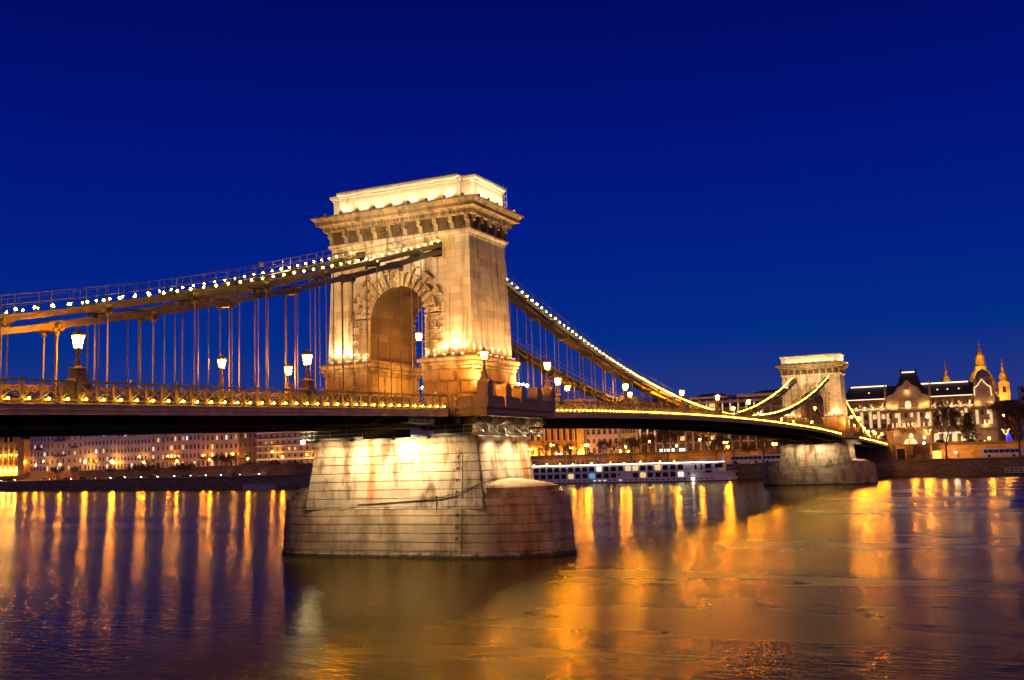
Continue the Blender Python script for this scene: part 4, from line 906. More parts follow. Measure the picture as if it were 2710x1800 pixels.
# academy palace: orange-lit with a two-storey column front
r = empty('columned_palace', 'orange-lit stone palace with tall pale columns and arched ground floor, right of the near pier', 'building', (330,157,9.5), math.atan2(-1,0))
b_ = MB(); b_.box(0,39.6,0,30,-1,24); b_.box(12.5,20.5,-1.2,0,-1,24); b_.box(36.6,39.8,-1.4,0,-1,24.5)
for z in (5.1,5.9): b_.box(-.1,39.9,-1.6,0,z,z+.3)
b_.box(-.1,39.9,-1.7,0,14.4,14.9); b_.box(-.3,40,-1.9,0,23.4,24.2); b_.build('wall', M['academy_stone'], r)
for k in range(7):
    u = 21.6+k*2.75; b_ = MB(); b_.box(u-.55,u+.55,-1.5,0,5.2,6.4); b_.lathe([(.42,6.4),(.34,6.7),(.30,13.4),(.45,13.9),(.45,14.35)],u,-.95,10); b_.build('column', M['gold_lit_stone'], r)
for k in range(13):
    u = 1.6+k*2.85
    if u > 38: continue
    win(r,u+.2,.8,1.3,3.3,'glass_dark',True,'academy_stone',0 if not 12<u<21 else -1.2); win(r,u+.2,7.2,1.4,5.2,'glass_dark',True,'academy_stone',0 if not 12<u<21 else -1.2); win(r,u+.2,16.2,1.3,3.6,'glass_dark',False,'academy_stone',0 if not 12<u<21 else -1.2)
for u, pw in ((2,900),(9,1600),(16,2600),(22,1500),(38,2600),(30,500)): point((330-3.2,157-u,10.9), pw*.9, (1.0,.50,.08), .3)
for k in range(7): spot((330-2.0,157-(21.6+k*2.75),15.0), (330-1.0,157-(21.6+k*2.75),24), 160, (1.0,.82,.5), 60)

# dark modern hotel with bands and strings of lights on its columns
r = empty('hotel_block', 'long dark modern hotel with vertical strings of lights, behind the middle of the bridge', 'building', (332,93.6,9.5), math.atan2(-1,0))
b_ = MB(); b_.box(0,58,0,25,-1,21.5); b_.box(12.5,58,1.2,24,21.5,22.6); b_.build('wall', M['concrete_dark'], r)
b_ = MB(); b_.box(-.3,58,-1.6,0,4.2,4.6)
for za in (8.6,13.0,17.2): b_.box(-.3,58,-1.2,0,za,za+.5)
b_.box(18,58,-1.4,0,19.6,20.6); b_.box(22,37,-1.5,0,21.6,22.4); b_.box(41,58,-1.5,0,21.5,22.6); b_.build('floor_band', M['facade_modern'], r)
b_ = MB(); b_.hexa([(23,1,22.41),(36,1,22.41),(36,14,22.41),(23,14,22.41),(26,3,23.8),(33,3,23.8),(33,12,23.8),(26,12,23.8)]); b_.hexa([(46,1,22.62),(58,1,22.62),(58,14,22.62),(46,14,22.62),(50,3,24),(58,3,24),(58,12,24),(50,12,24)]); b_.build('roof', M['roof_tile'], r)
rnd = random.Random(5)
for k in range(18):
    u = .6+k*3.15
    b_ = MB(); b_.box(u-.3,u+.3,-1.9,-1.2,0,20.9); cl_ = b_.build('column', M['facade_modern'], r)
    if k in (0,1,2,3,9,10,11,12,13,14,15,16,5):
        b_ = MB(); b_.box(u-.22,u+.22,-2.0,-1.905,7.8,19.4 if k > 3 else 17.5); b_.build('light_string', M['fairy_column'], cl_)
for k in range(17):
    for z in (5.2,9.6,14.0,17.9):
        u = 2.2+k*3.15; win(r,u,z,2.1,2.0,rnd.choice(('shop_light','pane_warm')) if rnd.random() < .13 else 'glass_dark',False,'concrete_dark')
for u, w_ in ((9.3,2.2),(12.6,3.4),(17.6,3.2)): b_ = MB(); b_.box(u-w_/2,u+w_/2,-.3,-.1,.5,2.3); 
for u, w_ in ((9.3,2.2),(12.6,3.4),(17.6,3.2)):
    b_ = MB(); b_.box(u-w_/2,u+w_/2,-.5,-.1,.4,2.2); b_.build('lit_shop_window', M['shop_light'], r)
facade_building('office_building', 'dark flat-roofed building far behind the left part of the hotel roof', (420,170), (420,110), 9.5, 28, 6, 12, 'concrete_dark', 20, .05, attic=False, rng=51, group='blocks behind the hotel', rustic=False)

# grand palace with garlands of lights on the bridge axis
gx = lambda y: 22.5-y           # local x from world y
r = empty('garlanded_palace', 'grand illuminated palace with garlands, light columns, curved central gable and steep dark roof', 'building', (400,22.5,9.5), math.atan2(-1,0))
b_ = MB(); b_.box(0,61,0,45,-1,21.6)
b_.box(17.9,35.4,-1.0,0,-1,22.1); b_.box(52.6,60.9,-1.2,0,-1,24.5)
for z in (7.2,16.0): b_.box(0,17.9,-.5,0,z,z+.45); b_.box(35.4,52.6,-.5,0,z,z+.45); b_.box(17.8,35.5,-1.5,-1,z,z+.45); b_.box(52.5,61.1,-1.7,-1.2,z,z+.45)
b_.box(-.2,17.8,-1.1,0,20.6,21.1); b_.box(35.5,52.5,-1.1,0,20.6,21.1)
for k in range(20):
    u = 1.0+k*.86
    b_.box(u,u+.25,-.9,0,17.2,20.3)
    b_.box(35.9+k*.86,36.15+k*.86,-.9,0,17.2,20.3)
b_.build('wall', M['gresham_stone'], r)
b_ = MB(); gable = [(17.9,21.6),(19.6,22.8),(21.1,23.3),(22.0,24.4),(22.8,25.9),(24.2,26.6),(25.2,27.2),(25.9,28.5),(26.7,28.9),(27.5,28.5),(28.2,27.3),(29.3,26.5),(30.9,25.7),(31.6,24.5),(32.3,23.1),(34.2,22.2),(35.4,21.6)]
b_.prism(gable, 1, -1.05, .6); b_.build('gable', M['gresham_stone'], r)
b_ = MB(); n_ = 24
for rr, yy_ in ((4.2,-1.25),(3.6,-1.18)):
    for i in range(n_):
        a0, a1 = PI*i/n_, PI*(i+1)/n_; b_.hexa([(26.7+rr*math.cos(a0),yy_,17.0+rr*math.sin(a0)),(26.7+(rr+.35)*math.cos(a0),yy_,17.0+(rr+.35)*math.sin(a0)),(26.7+(rr+.35)*math.cos(a0),-.9,17.0+(rr+.35)*math.sin(a0)),(26.7+rr*math.cos(a0),-.9,17.0+rr*math.sin(a0)),(26.7+rr*math.cos(a1),yy_,17.0+rr*math.sin(a1)),(26.7+(rr+.35)*math.cos(a1),yy_,17.0+(rr+.35)*math.sin(a1)),(26.7+(rr+.35)*math.cos(a1),-.9,17.0+(rr+.35)*math.sin(a1)),(26.7+rr*math.cos(a1),-.9,17.0+rr*math.sin(a1))])
b_.ball((26.7,-1.1,25.0),.7,.3,.95,10,8); b_.build('gable_arch', M['gresham_stone'], r)
win(r,26.7,17.1,2.4,2.9,'pane_warm',True,'gresham_stone',-1.05)
b_ = MB(); b_.hexa([(-.5,0,21.6),(61,0,21.6),(61,45,21.6),(-.5,45,21.6),(2,6,27.1),(53.5,6,27.1),(53.5,39,27.1),(2,39,27.1)])
b_.hexa([(17.6,.7,21.65),(36.0,.7,21.65),(36.0,16,21.65),(17.6,16,21.65),(22.6,5,28.2),(31.3,5,28.2),(31.3,12,28.2),(22.6,12,28.2)]); b_.hexa([(22.6,5,28.2),(31.3,5,28.2),(31.3,12,28.2),(22.6,12,28.2),(23.8,7,32.6),(29.8,7,32.6),(29.8,10,32.6),(23.8,10,32.6)])
ro = b_.build('roof', M['roof_slate'], r)
for u in (23.7,29.9): b_ = MB(); b_.lathe([(.35,32.4),(.35,33.6),(.5,33.8),(.12,34.6)],u,8.5,8); b_.build('finial', M['roof_slate'], ro)
for u in (3,7,10.5,38.5,42.5,47,15,50): b_ = MB(); b_.ball((u,3.0,24.3),.4,.4,.4,8,6); b_.build('dormer_light', M['pane_white' if u in (10.5,38.5,42.5,47) else 'roof_slate'], ro)
b_ = MB(); b_.box(2.6,17.6,5.6,6.0,27.1,27.5); b_.box(31.6,35.6,5.6,6.0,27.1,27.55); b_.box(35.9,50.6,5.6,6.0,27.1,27.5); b_.box(24.2,29.4,6.6,7.0,32.6,33.0); b_.build('ridge_lights', M['roof_strip'], r)
for u in (17.6,35.7): b_ = MB(); b_.box(u-.4,u+.4,-1.3,-.3,21.6,24.5); b_.lathe([(.5,24.5),(.35,25.5),(.1,28.5)],u,-.8,6); b_.build('pinnacle', M['gresham_stone'], r)
for k, u in enumerate((3.9,7.3,10.9,14.3,18.2,22.7,30.6,35.1,39.1,42.5,45.9,49.3,53.5,58.8,.6)):
    y_ = -.08 if not (17.9<=u<=35.4 or u>52.6) else (-1.08 if u<40 else -1.28)
    b_ = MB(); b_.box(u-.55,u+.55,y_-.12,y_+.05,8.9,15.9 if abs(y_)<.5 else 14.9); b_.build('light_column', M['fairy_column'], r)
for a, c in ((.3,17.4),(35.9,52.3)):
    b_ = MB(); n_ = 5; seg = (c-a)/n_
    for k in range(n_):
        for i in range(6):
            t0, t1_ = i/6, (i+1)/6; f_ = lambda t: 17.35-.62*math.sin(PI*t)
            b_.tube((a+(k+t0)*seg,-1.25,f_(t0)),(a+(k+t1_)*seg,-1.25,f_(t1_)),.20,5)
    b_.build('garland', M['fairy_garland'], r)
    b_ = MB(); b_.box(a,c,-.7,-.6,21.2,21.45); b_.build('cornice_lights', M['roof_strip'], r)
for k in range(15):
    u = 2.1+k*1.72
    for a in (0,35.2):
        uu = a+1.3+k*1.13; win(r,uu,17.9,.75,1.5,'pane_warm' if k%4==1 else 'glass_dark',False,'gresham_stone')
for u in (2.2,5.6,9.1,12.6,16.2,37.1,40.8,44.2,47.6,51): 
    for z in (8.6,12.6): win(r,u,z,1.5,2.2,'glass_dark' if (u*7+z)%5>1 else 'pane_warm',z>10,'gresham_stone')
    win(r,u,2.0,2.0,3.8,'pane_warm' if u > 36 else 'glass_dark',True,'gresham_stone')
for u in (20.4,32.9,56.7,26.7):
    for z, n_ in ((8.7,4),(12.8,2)):
        for k in range(n_): win(r,u-1.2+k*2.4/(max(n_-1,1)),z,.6 if n_==4 else 1.1,2.1,'pane_warm' if k%2 else 'glass_dark',False,'gresham_stone',-1.05 if u<50 else -1.25)
b_ = MB()
for i in range(14):
    a0, a1 = PI*i/14, PI*(i+1)/14; b_.tube((26.7+2.6*math.cos(a0),-1.35,1.4+2.6*math.sin(a0)),(26.7+2.6*math.cos(a1),-1.35,1.4+2.6*math.sin(a1)),.18,5)
b_.build('portal_lights', M['fairy_garland'], r)
b_ = MB(); b_.prism([(24.1,0)]+[(26.7+2.4*math.cos(PI-PI*i/12),1.4+2.4*math.sin(PI-PI*i/12)) for i in range(13)]+[(29.3,0)],1,-1.2,-1.05); b_.build('portal', M['pane_warm'], r)
b_ = MB(); b_.box(38,52,-2.6,-2.4,5.4,6.1); b_.build('canopy_lights', M['fairy_garland'], r)
# right corner tower with its garlanded gable and small dome
b_ = MB(); b_.prism([(52.6,24.5),(53.6,25.0),(54.9,25.4),(55.6,27.4),(56.4,28.2),(57.3,27.4),(58.0,25.6),(59.4,25.0),(60.9,24.5)],1,-1.25,.4)
b_.lathe([(3.0,24.4),(3.0,28.6),(2.8,28.7)],56.6,3.2,12); b_.box(53.0,54.2,-1,.4,24.5,27.6); b_.box(59.2,60.4,-1,.4,24.5,27.6); b_.build('corner_turret', M['gresham_stone'], r)
b_ = MB(); b_.lathe([(2.9,28.7),(2.6,29.8),(1.9,30.9),(.9,31.6),(.15,32.0),(.1,33.0)],56.6,3.2,14); b_.build('turret_dome', M['copper_dome'], r)
b_ = MB(); gp = [(53.1,20.8),(53.3,24.2),(54.4,24.9),(55.4,26.4),(56.2,27.5),(57.0,26.4),(58.2,25.0),(59.4,24.2),(59.6,20.4)]
for a, c in zip(gp, gp[1:]): b_.tube((a[0],-1.6,a[1]),(c[0],-1.6,c[1]),.22,5)
b_.build('gable_garland', M['fairy_garland'], r)
for u, z, y_, pw in [(u,17.6,-1.1,34) for u in (1.8,5.3,8.8,12.3,15.8,37,40.5,44,47.5,51)]+[(19,18.2,-2,60),(21.6,17.6,-2,60),(31.8,17.6,-2,60),(34.2,18.2,-2,60),(24.5,9.2,-2.2,70),(29,9.2,-2.2,70),(26.7,17.2,-1.9,30),(54,17.6,-2.2,60),(59.2,17.6,-2.2,60),(56.6,8.6,-2.3,70),(26.7,5,-2.8,90),(20,6.4,-2.6,60),(33,6.4,-2.6,60),(8,1.5,-6,260),(20,1.5,-7,260),(34,1.5,-7,260),(46,1.5,-6,160),(57,1.5,-6,160),(26.5,23.6,-2.2,50)]:
    point((400+y_,22.5-u,9.5+z), pw*(2.6 if z > 5.5 else 1.1), (1.0,.62,.25), .12)

# basilica behind
r = empty('domed_basilica', 'golden-lit basilica dome with tall lantern rising behind the garlanded palace', 'church', (900,-15.7,9.5))
b_ = MB(); b_.rects([(22,26,-1),(22,26,38)]); b_.lathe([(12.8,34),(12.8,44),(13.4,44.5),(13.4,46),(11.6,46.2)],0,0,24)
for k in range(16): a = 2*PI*k/16; b_.tube((12.9*math.cos(a),12.9*math.sin(a),36),(12.9*math.cos(a),12.9*math.sin(a),44),.6,6)
b_.build('wall', M['basilica_stone'], r)
b_ = MB(); b_.lathe([(11.4,46),(11.2,50),(10.2,55),(8.4,60),(6.2,63.5),(4.2,65.5)],0,0,24)
for k in range(16):
    a = 2*PI*k/16; pr = [(11.5,46),(11.3,50),(10.3,55),(8.5,60),(6.3,63.5),(4.3,65.6)]
    for p_, q_ in zip(pr, pr[1:]): b_.tube((p_[0]*math.cos(a),p_[0]*math.sin(a),p_[1]),(q_[0]*math.cos(a),q_[0]*math.sin(a),q_[1]),.35,4)
b_.build('dome', M['basilica_stone'], r)
b_ = MB(); b_.lathe([(5.0,65.0),(5.2,66),(4.9,68),(5.0,68.6),(3.2,68.8),(3.2,75.6),(3.9,76.2),(3.9,77.4),(3.2,78),(2.6,80),(1.4,81.6),(.9,83),(1.0,84),(.4,85),(.3,87),(.6,87.4),(.15,88.5),(.12,90)],0,0,14); 
for k in range(8): a = 2*PI*k/8; b_.tube((3.6*math.cos(a),3.6*math.sin(a),68.8),(3.6*math.cos(a),3.6*math.sin(a),75.8),.38,5)
b_.build('lantern', M['basilica_stone'], r)
for dx, dy, pz, pw in ((-19,0,38,9000),(-17,13,40,6000),(-17,-13,40,6000),(-14,0,52,3000),(-10,4,66,2600),(-10,-5,67,1900),(-7,0,77,800)): point((900+dx,-15.7+dy,9.5+pz), pw, (1.0,.55,.10), .6)
def bell_tower(y, top, label):
    r = empty('bell_tower', label, 'tower', (895,y,9.5), 0, 'basilica bell towers')
    b_ = MB(); b_.rects([(4.2,4.2,-1),(4.2,4.2,42),(4.8,4.8,42.3),(4.8,4.8,43.2),(3.9,3.9,43.4),(3.9,3.9,52),(4.6,4.6,52.4),(4.6,4.6,53.4)])
    for sx in (-1,1):
        for sy in (-1,1): b_.box(min(sx*3.6,sx*4.3),max(sx*3.6,sx*4.3),min(sy*3.4,sy*4.3),max(sy*3.4,sy*4.3),43.4,52.4)
    b_.prism([(-4.4,53.4),(4.4,53.4),(0,55.4)],0,-4.7,-3.9); b_.lathe([(3.3,53.4),(3.3,57),(3.8,57.4),(3.6,58),(2.9,60.2),(1.6,62),(1.3,62.4),(1.3,65),(1.6,65.4),(1.1,66.6),(.6,67.6),(.6,69),(.8,69.3),(.25,70.6),(.2,72.8),(.4,73.2),(.1,74.5)],0,0,12); b_.build('shaft', M['basilica_stone'], r)
    b_ = MB(); b_.box(-3.98,-3.9,-1.3,1.3,45,50); b_.build('belfry_shade', M['opening_shade'], r)  # dark plate on the solid shaft paints the belfry's inner shade
    for px, pz, pw in ((-9,36,1300),(-9.5,44,1200),(-7.5,54.5,600),(-5,61,220)): point((895+px,y,9.5+pz), pw, (1.0,.58,.12), .4)
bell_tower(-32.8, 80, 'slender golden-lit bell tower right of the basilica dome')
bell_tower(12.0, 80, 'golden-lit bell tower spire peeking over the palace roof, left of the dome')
# buildings round the square
facade_building('office_building', 'pale flat-topped office building with a lit window at the right edge of the photo', (452,-46.6), (446,-75), 9.5, 26.5, 7, 7, 'facade_cream', 25, .06, attic=False, rng=61, group='buildings round the square')
facade_building('office_building', 'dim brown house in the side street right of the garlanded palace', (470,-39), (470,-49), 9.5, 21, 6, 4, 'facade_brown', 25, .0, attic=False, rng=62, group='buildings round the square')
facade_building('office_building', 'dark building left of the far tower behind its archway', (372,36), (372,23.5), 9.5, 19.5, 5, 4, 'facade_brown', 25, .3, rng=63, group='buildings round the square')

# gothic riverside building at the far left edge
r = empty('gothic_palace', 'orange-lit gothic palace with pointed windows and gables at the left edge of the photo', 'building', (377.5,562,9.5), math.atan2(506.5-562,0-1.5))
b_ = MB(); b_.box(0,53,0,20,-1,20); b_.box(50,55.6,-1.5,3,-1,21)
for z in (5.6,11,12.0,18.6): b_.box(-.2,53.2,-.5,0,z,z+.35)
for k in range(11): b_.box(k*5.0-.5,k*5.0+.5,-1.0,0,-1,18.6)
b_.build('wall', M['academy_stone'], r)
for k in range(10):
    u = 2.5+k*5.0; b_ = MB(); b_.prism([(u-1.5,18.9),(u+1.5,18.9),(u,23.0)],1,-.8,-.3) if k % 3 == 0 else b_.box(u-2,u+2,-.6,-.3,18.9,19.8); b_.build('gable', M['academy_stone'], r)
    b_ = MB(); b_.lathe([(.45,18.6),(.45,22),(.08,26)],u+2.5,-.6,6); b_.build('pinnacle', M['academy_stone'], r)
    for d in (-.65,.65): win(r,u+d,7.0+5.4,.8,3.9,'glass_dark',True,'academy_stone')
    for d in (-.7,.7): win(r,u+d,8.2,.7,1.8,'glass_dark',False,'academy_stone')
    win(r,u,1.2,2.0,3.6,'pane_warm',True,'academy_stone')
    point((377.5-2.6,562-u,10.8), 3000, (1.0,.45,.06), .4); point((377.5-2.2,562-u,21.2), 700, (1.0,.55,.12), .3)
b_ = MB(); b_.hexa([(0,.5,20),(53,.5,20),(53,19,20),(0,19,20),(1,8,30),(52,8,30),(52,12,30),(1,12,30)]); b_.build('roof', M['roof_tile'], r)

# ------------------------------------------------------------------ street lamps of the far bank
def make_street(h, heads, str_=1.0, r_=.26):
    r = empty('street_lamp', 'x', 'street lamp'); b_ = MB(); b_.lathe([(.20,0),(.16,.9),(.08,1.2),(.06,h-.3)],0,0,7)
    n_ = len(heads)
    for y in heads: b_.tube((0,0,h-.7),(0,y,h-.25),.04,5)
    b_.build('pole', M['lamp_iron'], r)
    for y in heads: g_ = MB(); g_.ball((0,y,h),r_,r_,r_*1.1,8,6); g_.build('globe', M['street_bulb'], r)
    return r
protos = {}
def street(x, y, z, base, heads, label, group, r_=.26):
    k = (round(z-base,1), heads, r_)
    if k not in protos: protos[k] = make_street(z-base, heads, 1, r_); o = protos[k]
    else: o = copy_tree(protos[k])
    o.location = (x,y,base); o['label'] = label; o['group'] = group; return o
for i, (x,y,z) in enumerate(((365.5,481.5,14.4),(362.2,457.7,14.2),(355.5,408.5,14.0),(352.0,382.6,13.8),(348.3,355.5,13.8),(344.9,330.4,13.8),(341.0,302.1,13.7),(337.8,278.2,13.9))):
    z += 0; street(x-3,y,z,9.5,(0,),f'orange street lamp on the pole before the apartment houses, {ORD[i]} from the left','street lamps on the far embankment',.34)
for i, (x,y,z,k) in enumerate(((376.7,505.4,16.6,1),(374.2,487.1,16.6,1),(368.6,446.0,15.3,2),(365.3,421.4,15.0,2),(362.0,397.1,17.0,1),(358.7,372.9,16.7,1),(354.8,344.5,16.5,1),(351.7,321.9,16.5,1),(347.8,293.3,16.8,1),(344.6,269.6,14.6,1))):
    r = empty('facade_lamp', f'orange lamp hung before the house fronts left of the near pier, {ORD[i]} from the left', 'street lamp', (x-1.8,y,z), 0, 'lamps hung on the house fronts')
    b_ = MB(); b_.ball((0,0,0),.34*k,.34*k,.30*k,8,6); b_.build('globe', M['facade_bulb'], r); b_ = MB(); b_.tube((0,0,.25),(3.6,0,.9),.05,5); b_.build('bracket', M['lamp_iron'], r)
rl = [(131.3,13.2,1),(121.7,14.5,1),(113.6,13.1,1),(107.0,13.95,1),(110.3,10.9,0),(90.7,12.7,0),(89.8,11.0,0),(93.0,11.2,0),(81.0,14.5,0),(72.9,17.8,0),(70.4,12.5,0),(61.3,14.5,0),(50.6,11.6,0),(51.4,13.2,1),(33.4,12.0,1),(.6,15.3,0),(-1.7,14.6,0),(-7.2,13.6,0),(-13.6,13.3,0),(-17.8,12.6,0),(-19.1,19.6,0),(-43.0,19.1,0),(-38.0,11.6,0)]
for i, (y,z,dbl) in enumerate(rl):
    side = 'right of the near pier' if y > 29 else 'on the square right of the far tower'
    kk = i if y > 29 else i-15
    street(306,y,z,9.5,(-.55,.55) if dbl else (0,), f'{"double" if dbl else "single"} orange street lamp {side}, {ORD[kk]} from the left', 'street lamps by the bridge head', .30)
for i, (x,y,z,m_) in enumerate(((304,118.1,10.9,'white_bulb'),(304,-17.6,10.6,'white_bulb'),(288,-28.4,7.2,'white_bulb'),(340,267.5,20.5,'pane_white'))):
    if i == 3: continue
    r = empty('white_lamp', ['bright white twin lamp on the street above the moored ship','bright white lamp at the top of the quay steps by the square','small bluish white lamp on a post on the lower quay'][i], 'street lamp', (x,y,9.5 if i < 2 else 5.3), 0)
    h = z-(9.5 if i < 2 else 5.3); b_ = MB(); b_.tube((0,0,0),(0,0,h),.06,6); b_.build('pole', M['lamp_iron'], r)
    for dy in ((-.8,.8) if i == 0 else (0,)): b_ = MB(); b_.ball((0,dy,h),.28,.28,.25,8,6); b_.build('lamp_head', M[m_], r)
    if i == 0: b_ = MB(); b_.bar((0,-.9,h-.25),(0,.9,h-.25),.06,.06); b_.build('arm', M['lamp_iron'], r)
# lit winged street decorations and the blue tree
def wing_ornament(y, z, label):
    r = empty('street_decoration', label, 'light decoration', (305,y,9.5), 0, 'winged light decorations')
    b_ = MB(); b_.tube((0,0,0),(0,0,z-9.5+3.2),.07,6); b_.build('pole', M['lamp_iron'], r)
    for s in (-1,1):
        b_ = MB(); q = [(0,z-10.6),(s*.5,z-9.9),(s*.75,z-9.2),(s*1.2,z-8.6),(s*.9,z-8.9),(s*.55,z-9.4),(s*.3,z-9.0)]
        for a, c in zip(q, q[1:]): b_.tube((0,a[0],a[1]),(0,c[0],c[1]),.20,5)
        b_.build('wing', M['fairy_gold'], r)
wing_ornament(57.7, 13.0, 'golden winged light ornament on a pole behind the ship, right of the large tree')
wing_ornament(-19.1, 14.5, 'golden winged light ornament on a pole before the palace')
wing_ornament(-43.2, 13.6, 'golden winged light ornament on a pole beside the blue light tree')
wing_ornament(-2.2, 12.9, 'golden winged light ornament on a pole by the bridge end')
r = empty('christmas_tree', 'cone of blue light strings standing on the square near the right edge', 'christmas tree', (308,-43.9,9.5))
b_ = MB(); b_.tube((0,0,0),(0,0,4.2),.08,6); b_.build('pole', M['dark_iron'], r)
for k in range(14): a = 2*PI*k/14; b_ = MB(); b_.tube((1.35*math.cos(a),1.35*math.sin(a),.1),(0.1*math.cos(a),.1*math.sin(a),4.1),.075,4); b_.build('light_string', M['blue_fairy'], r)

# ------------------------------------------------------------------ trees (bare in winter)
def make_tree(seed, h, spread, name='bare_tree', lean=0, depth=6):
    rnd = random.Random(seed); r = empty(name, 'x', 'tree'); tr = MB(); cr_ = MB(); th = h*.24
    tr.lathe([(.50*h/18,0),(.34*h/18,.5),(.27*h/18,th*.6),(.24*h/18,th)],0,0,8); tr.build('trunk', M['bark'], r)
    def grow(p, d, L_, rad, k):
        q = p+d*L_*.5+Vector((rnd.uniform(-.08,.08),rnd.uniform(-.08,.08),0))*L_; e = q+(d+Vector((rnd.uniform(-.25,.25),rnd.uniform(-.25,.25),rnd.uniform(0,.18)))).normalized()*L_*.5
        n_ = 5 if k > 3 else 3
        cr_.tube(p,q,rad,n_,0 if k > 3 else 1,rad*.8); cr_.tube(q,e,rad*.8,n_,0 if k > 3 else 1,rad*.6)
        if k <= 0: return
        for j in range(3 if k > 1 else 5):
            a = rnd.uniform(0,2*PI); t = rnd.uniform(.35,.85)*spread
            side = Vector((math.cos(a),math.sin(a),0)); nd = (d+side*t+Vector((0,0,.18))).normalized()
            grow(e if j < 2 else q, nd, L_*rnd.uniform(.62,.84), max(rad*.58,.03), k-1)
    for j in range(4):
        a = 2*PI*j/4+rnd.uniform(-.4,.4); grow(Vector((0,0,th*rnd.uniform(.88,1.0))), Vector((math.cos(a)*.55*spread,math.sin(a)*.55*spread,1)).normalized(), h*.24, .15*h/18, depth-1)
    cr_.build('crown', [M['bark'], M['twig']], r, fix=False); return r
big = [make_tree(1,18.5,.8,depth=7), make_tree(2,17,.9,depth=7), make_tree(3,12,1.0,depth=6), make_tree(4,8,1.0,depth=6)]
usedt = set()
def tree(i, x, y, z, s, rot, label, group='bare winter trees along the embankment'):
    o = big[i] if i not in usedt else copy_tree(big[i]); usedt.add(i); o.location = (x,y,z); o.scale = (s,s,s); o.rotation_euler = (0,0,rot); o['label'] = label; o['group'] = group
tree(0,287,-25.7,5.3,1.0,0,'large bare tree on the lower quay in front of the garlanded palace')
tree(1,287,-47.2,5.3,1.12,1,'large bare tree on the lower quay at the right edge of the photo')
tree(1,286,67.5,5.3,.92,2.2,'big dark bare tree rising behind the middle of the moored ship')
for i, (y,s,k) in enumerate(((50.4,.95,2),(44.6,1.15,2),(39.7,1.0,3),(33.6,1.1,2),(77.2,1.1,2),(83.5,1.0,2),(91.8,.95,2),(107.3,.9,2),(116.7,.95,2),(126,.85,2))):
    tree(k,288+(i%3)*2,y,5.3,s,i*1.7,f'small bare tree on the quay between the two piers, {ORD[9-[50.4,44.6,39.7,33.6,77.2,83.5,91.8,107.3,116.7,126].index(y)] if 0 else ORD[sorted([50.4,44.6,39.7,33.6,77.2,83.5,91.8,107.3,116.7,126],reverse=True).index(y)]} from the left')
for i, y in enumerate((397.6,380,373.4,366.8,360.9,343.4,338.8,333.2,311.3,305.5,292.3,280.3,273.1,430,445,261)):
    tree(2 if y in (311.3,305.5) else 3,(300+57*(y-60)/418.)-6,y,5.3,1.0 if y in (311.3,305.5) else .9+.03*(i%5),i*2.1,f'small bare tree on the quay left of the near pier, {ORD[sorted((397.6,380,373.4,366.8,360.9,343.4,338.8,333.2,311.3,305.5,292.3,280.3,273.1,430,445,261),reverse=True).index(y)]} from the left')
for i, (y,s) in enumerate(((-30.5,.8),(-12,.7),(-46,1.1),(56,1.0),(62,1.0),(36,1.0))):
    tree(2,314,y,9.5,s,i,['bare tree beside the evergreen on the square','bare tree near the palace entrance','bare tree behind the blue light tree','bare tree behind the golden ornament above the ship','bare tree on the street above the ship, left of the ornament','bare tree on the street just left of the far pier'][i])
r = empty('conifer', 'dark evergreen conifer on the square before the right wing of the garlanded palace', 'tree', (310,-31.6,9.5))
b_ = MB(); b_.tube((0,0,0),(0,0,10.5),.25,6,0,.05); b_.build('trunk', M['bark'], r)
b_ = MB(); rnd = random.Random(8)
for k in range(1500):
    t = rnd.random()**.8; z = 2.4+8.6*t; rr = (2.9*(1-t)+.25)*rnd.uniform(.25,1.0)*(1+.25*math.sin(z*4)); a = rnd.uniform(0,2*PI); p_ = Vector((rr*math.cos(a),rr*math.sin(a),z)); q_ = p_+Vector((math.cos(a)*.55,math.sin(a)*.55,rnd.uniform(-.3,.15)))
    b_.bar(p_,q_,.12,.16)
b_.build('crown', M['needles'], r, fix=False)
for i, y in enumerate((-32.5,-22.4)):
    b_ = MB(); rnd = random.Random(i)
    for k in range(260): a = rnd.uniform(0,2*PI); t = rnd.uniform(-.2,1); rr = 1.3*math.sqrt(max(0,1-t*t)); b_.ball((rr*math.cos(a),rr*math.sin(a),1+1.1*t),.2,.2,.16,4,3,0,False)
    tag(b_.build('shrub', M['leaf'], None, (306,y,9.5)), ['rounded dark bush at the foot of the evergreen','rounded dark bush left of the evergreen'][i], 'shrub', 'bushes on the square')

# ------------------------------------------------------------------ moored ship
r = empty('river_cruise_ship', 'long white two-deck river cruise ship with a lit roof edge moored at the far quay', 'ship', (262,0,0))
b_ = MB(); ya, yb = 39, 150
b_.loft([[(x,y,z) for x,y in ((0+i_,yb-3),(0+i_,ya+2.5),(2+i_,ya),(9-i_,ya),(11-i_,ya+2.5),(11-i_,yb-3),(9,yb+2),(5.5,yb+5),(2,yb+2))] for i_, z in ((.5,-.6),(.15,.0))], 1)
b_.loft([[(x,y,z) for x,y in ((0,yb-3),(0,ya+2.5),(1.6,ya),(9.4,ya),(11,ya+2.5),(11,yb-3),(9,yb+2.2),(5.5,yb+5.4),(2,yb+2.2))] for z in (.3,1.35)], 0)
b_.box(.02,10.98,ya+.6,yb-2.5,.0,.32,1); b_.build('hull', [M['white_paint'], M['hull_dark']], r)
b_ = MB(); b_.box(.25,10.7,ya+4,yb-2,1.35,6.25); b_.box(.12,.3,ya+3.5,yb-2,3.70,3.92); b_.box(-.1,11,ya+1.5,yb-1,6.25,6.4); b_.box(.12,.3,ya+3.5,yb-2,1.3,1.55)
b_.box(.4,10.5,ya+.8,ya+4,1.35,3.0); b_.box(.2,10.7,ya-.2,ya+4,3.0,3.15); b_.build('superstructure', M['white_paint'], r)
